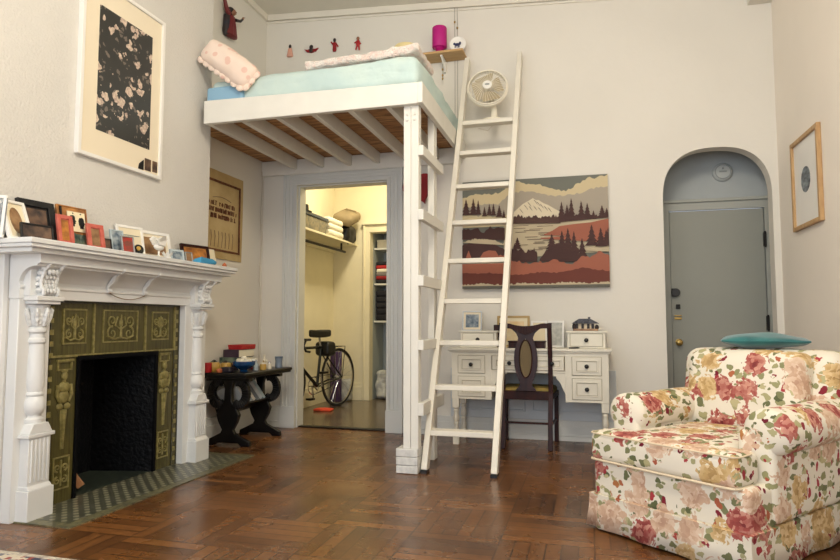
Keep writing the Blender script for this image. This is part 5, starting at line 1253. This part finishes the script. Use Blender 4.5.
MB().soft((-3.03, 7.42, ST + .105), (.10, .16, .105), .06, (0, 0, .1), 8, lambda p: p + Vector((.02 * noise.noise(p * 9), .02 * noise.noise(p * 9 + Vector((2, 2, 2))), .02 * noise.noise(p * 8)))).build('bag_body', BLACK, bb)
MB().tube([(-3.02, 7.26, ST + .12), (-2.985, 7.28, ST + .03), (-2.975, 7.36, ST - .03), (-2.985, 7.45, ST + .05), (-3.02, 7.48, ST + .14)], .008, 8).tube([(-2.99, 7.42, ST + .08), (-2.97, 7.50, ST + .02), (-2.99, 7.56, ST + .01)], .012, 8).build('strap', BLACK, bb)
q = MB()
for k in range(3): q.tube([(-2.99 + .004 * math.cos(a / 6 * math.pi), 7.30 + k * .07 + .018 * math.cos(a / 6 * math.pi), ST + .06 + .018 * math.sin(a / 6 * math.pi)) for a in range(12)], .004, 6, True)
q.build('buckle', CHROME, bb)
# niche shelves
ns = thing('niche_shelving', 'built-in shelves inside the narrow inner closet doorway', 'shelving', (-2.44, 8.0, 0))
for z in (2.0, 1.525, 1.03): MB().box(IDL + .002, IDR - .002, 7.80, 8.198, z - .024, z).build('shelf_board', COOLW, ns, .002)
t = thing('white_box', 'white lidded box on the top shelf of inner closet', 'box', (-2.67, 7.95, 2.0))
MB().box(-2.745, -2.60, 7.84, 8.05, 2.0, 2.085).build('box_body', LINEN, t, .003); MB().box(-2.75, -2.595, 7.835, 8.055, 2.085, 2.115).build('lid', LINEN, t, .003)
fold = [(DKCL, 'black'), (RED, 'red'), (LINEN, 'white'), (M('folded_grey', (120, 112, 110), .9), 'grey'), (DKRED, 'maroon'), (DKCL, 'charcoal')]
for k, (mt_, nm) in enumerate(fold[::-1]):
    q = MB().soft((-2.60, 7.95, 1.527 + .027 + k * .048), (.16, .13, .026), .02, (0, 0, .1), 6, wob(k * 1.7)); tag(q.build('folded_garment', mt_, None), nm + ' folded garment in the pile on inner closet middle shelf', 'folded garment', 'folded garments on the middle niche shelf')
for k in range(5):
    q = MB().soft((-2.60, 7.95, 1.036 + .042 + k * .078), (.16, .135, .042), .03, (0, 0, .05), 6, wob(k * 2.1 + 9)); tag(q.build('folded_garment', DKCL, None), ('bottom', 'second lowest', 'middle', 'second highest', 'top')[k] + ' dark folded garment on the lower inner closet shelf', 'folded garment', 'dark garments on the lower niche shelf')
q = MB().soft((-2.66, 7.86, .19), (.075, .09, .185), .05, (0, 0, 0), 8, lambda p: p + Vector((.03 * noise.noise(p * 9), .03 * noise.noise(p * 9 + Vector((2, 2, 2))), .01 * noise.noise(p * 8)))); tag(q.build('plastic_bag', PLASTIC, None), 'cloudy plastic bag standing in the inner closet doorway', 'plastic bag')
q = MB().lathe([(.02, 0), (.018, .008), (.006, .01), (.006, .03)], (-2.60, 8.2, .60), 12, (0, -1, 0)).tube([(-2.60, 8.165, .60), (-2.60, 8.15, .59), (-2.60, 8.145, .62)], .006, 8); tag(q.build('wall_hook', BLACK, None), 'small black hook low on the inner closet wall', 'hook')

# bicycle
bk = thing('bicycle', 'black road bicycle parked along the closet left wall', 'bicycle', (-3.02, 6.55, 0))
RW = Vector((-2.95, 7.02, .35)); BD = Vector((-.19, -.98, 0)).normalized()   # from rear wheel to front
BMx = Matrix.Translation((RW.x, RW.y, 0)) @ Matrix(((BD.x, -BD.y, 0, 0), (BD.y, BD.x, 0, 0), (0, 0, 1, 0), (0, 0, 0, 1)))
# local: x forward, y sideways, z up
def wheel(nm, cx_):
    q = MB(BMx); q.tube([(cx_ + .335 * math.cos(a * math.pi / 28), 0, .35 + .335 * math.sin(a * math.pi / 28)) for a in range(56)], .014, 8, True); wv = q.build(nm, TYRE, bk)
    q = MB(BMx); q.tube([(cx_ + .315 * math.cos(a * math.pi / 28), 0, .35 + .315 * math.sin(a * math.pi / 28)) for a in range(56)], .008, 6, True); q.build('rim', CHROME, wv)
    q = MB(BMx)
    for k in range(28):
        a = k * math.pi / 14; sg = 1 if k % 2 else -1
        q.tube([(cx_ + .018 * math.cos(a + .9 * sg), sg * .025, .35 + .018 * math.sin(a + .9 * sg)), (cx_ + .312 * math.cos(a), 0, .35 + .312 * math.sin(a))], .0014, 4)
    q.build('spokes', CHROME, wv)
    MB(BMx).lathe([(.022, -.035), (.014, -.02), (.014, .02), (.022, .035)], (cx_, 0, .35), 12, (0, 1, 0)).build('hub', CHROME, wv)
wheel('rear_wheel', 0); wheel('front_wheel', 1.0)
q = MB(BMx); BBp = (.43, 0, .28); ST_ = (.36, 0, .72); HT = (.80, 0, .72); HB = (.84, 0, .60)
q.tube([BBp, ST_], .016, 10); q.tube([ST_, HT], .016, 10); q.tube([BBp, HB], .019, 10); q.tube([HT, HB], .02, 10)
for sg in (-1, 1):
    q.tube([(BBp[0], sg * .03, BBp[2]), (0, sg * .055, .35)], .010, 8); q.tube([(ST_[0], sg * .015, ST_[2] - .03), (0, sg * .055, .35)], .008, 8)
    q.tube([(HB[0], sg * .03, HB[2]), (.90, sg * .045, .48), (1.0, sg * .05, .35)], .010, 8)
q.build('frame', DKGREEN, bk)
q = MB(BMx); q.tube([ST_, (.40, 0, .85)], .013, 10); q.build('seat_post', CHROME, bk)
q = MB(BMx); q.soft((.42, 0, .875), (.155, .085, .04), .024, (0, 0, .1), 8, lambda p: Vector((p.x, p.y * (1 - .75 * max(0, min(1, (p.x - .36) / .2))), p.z + .02 * (p.x - .42) ** 2 * 20)))
q.build('saddle', BLACK, bk)
q = MB(BMx); q.soft((.27, 0, .70), (.085, .10, .08), .04, (0, 0, .1), 6); q.build('saddle_bag', BLACK, bk)
q = MB(BMx); q.tube([(.80, 0, .72), (.79, 0, .80), (.85, 0, .82)], .012, 8); q.tube([(.84, -.2, .82), (.85, 0, .82), (.84, .2, .82)], .013, 8)
for sg in (-1, 1): q.tube([(.84, sg * .2, .82), (.93, sg * .21, .82), (.97, sg * .21, .76), (.93, sg * .21, .70), (.86, sg * .21, .69)], .013, 8)
q.build('handlebar', BLACK, bk)
q = MB(BMx)
q.tube([(.43 + .10 * math.cos(a * math.pi / 20), -.05, .28 + .10 * math.sin(a * math.pi / 20)) for a in range(40)], .006, 6, True)
for k in range(5): q.tube([(.43, -.05, .28), (.43 + .1 * math.cos(k * 1.257), -.05, .28 + .1 * math.sin(k * 1.257))], .007, 6)
q.tube([(.43, -.07, .28), (.39, -.075, .12)], .010, 8); q.tube([(.43, .07, .28), (.47, .075, .44)], .010, 8)
q.build('crankset', CHROME, bk)
for (x, y, z) in ((.39, -.12, .12), (.47, .12, .44)): MB(BMx).box(x - .045, x + .045, y - .035, y + .035, z - .012, z + .012).build('pedal', DARKMETAL, bk, .003)
q = MB(BMx); q.tube([(.43, -.05, .38), (0, -.05, .39)], .005, 6); q.tube([(.43, -.05, .18), (.05, -.05, .24), (0, -.05, .31)], .005, 6); q.lathe([(.04, -.01), (.04, .01)], (0, -.05, .35), 16, (0, 1, 0)); q.build('chain', DARKMETAL, bk)
q = MB(BMx)
for sg in (-1, 1): q.tube([(0, sg * .06, .36), (-.04, sg * .07, .72), (.24, sg * .04, .72)], .005, 6)
for k in range(4): q.tube([(-.04 + k * .08, -.07, .72), (-.04 + k * .08, .07, .72)], .005, 6)
q.build('luggage_rack', DARKMETAL, bk)
t = thing('yoga_mat', 'deep purple rolled mat standing behind the bicycle wheel', 'mat', (-3.18, 7.42, 0))
MB().lathe([(.07, .0), (.075, .01), (.075, .62), (.07, .63), (.001, .63)], (-3.17, 7.47, 0), 20).build('roll', PURPLE, t)
q = MB().soft((-3.06, 7.55, .14), (.08, .06, .14), .045, (0, 0, 0), 6, lambda p: p + Vector((.02 * noise.noise(p * 9), .015 * noise.noise(p * 9 + Vector((2, 2, 2))), .01 * noise.noise(p * 8)))); tag(q.build('white_bag', PLASTIC, None), 'white plastic bag behind the bicycle wheel beside purple mat', 'plastic bag')
q = MB().soft((-2.96, 6.62, .014), (.10, .07, .013), .012, (0, 0, .2), 6, lambda p: p + Vector((.03 * noise.noise(p * 9), .03 * noise.noise(p * 9 + Vector((2, 2, 2))), 0))); tag(q.build('orange_cloth', ORRED, None), 'orange red cloth lying on the closet floor by bicycle', 'cloth')

# ================================================================== RUG
rg = thing('rug', 'patterned rug with pale edge at the bottom left corner', 'rug', (-1.9, 1.9, 0))
def mat_rug():
    m, nt, p = newmat('patterned_rug'); v = coords(nt); k = voro(nt, v, 40); s_ = nt.nodes.new('ShaderNodeSeparateColor'); nt.links.new(k.outputs['Color'], s_.inputs[0])
    nt.links.new(ramp(nt, s_.outputs[0], [(0, RGB(60, 64, 84)), (.3, RGB(150, 70, 62)), (.55, RGB(206, 196, 176)), (.8, RGB(120, 118, 128))], 'CONSTANT'), p.inputs['Base Color']); p.inputs['Roughness'].default_value = .95; return m
RGM = Matrix.Translation((-2.73, 2.205, 0)) @ Matrix.Rotation(math.radians(-.4), 4, 'Z')
MB(RGM).box(-.1, 1.5, -1.6, -.03, .001, .010).build('pile', mat_rug(), rg)
MB(RGM).box(-.1, 1.5, -.03, 0, .001, .009).build('edge_binding', M('rug_edge', (206, 198, 180), .95, rgb2=(150, 140, 130), vscale=60), rg)
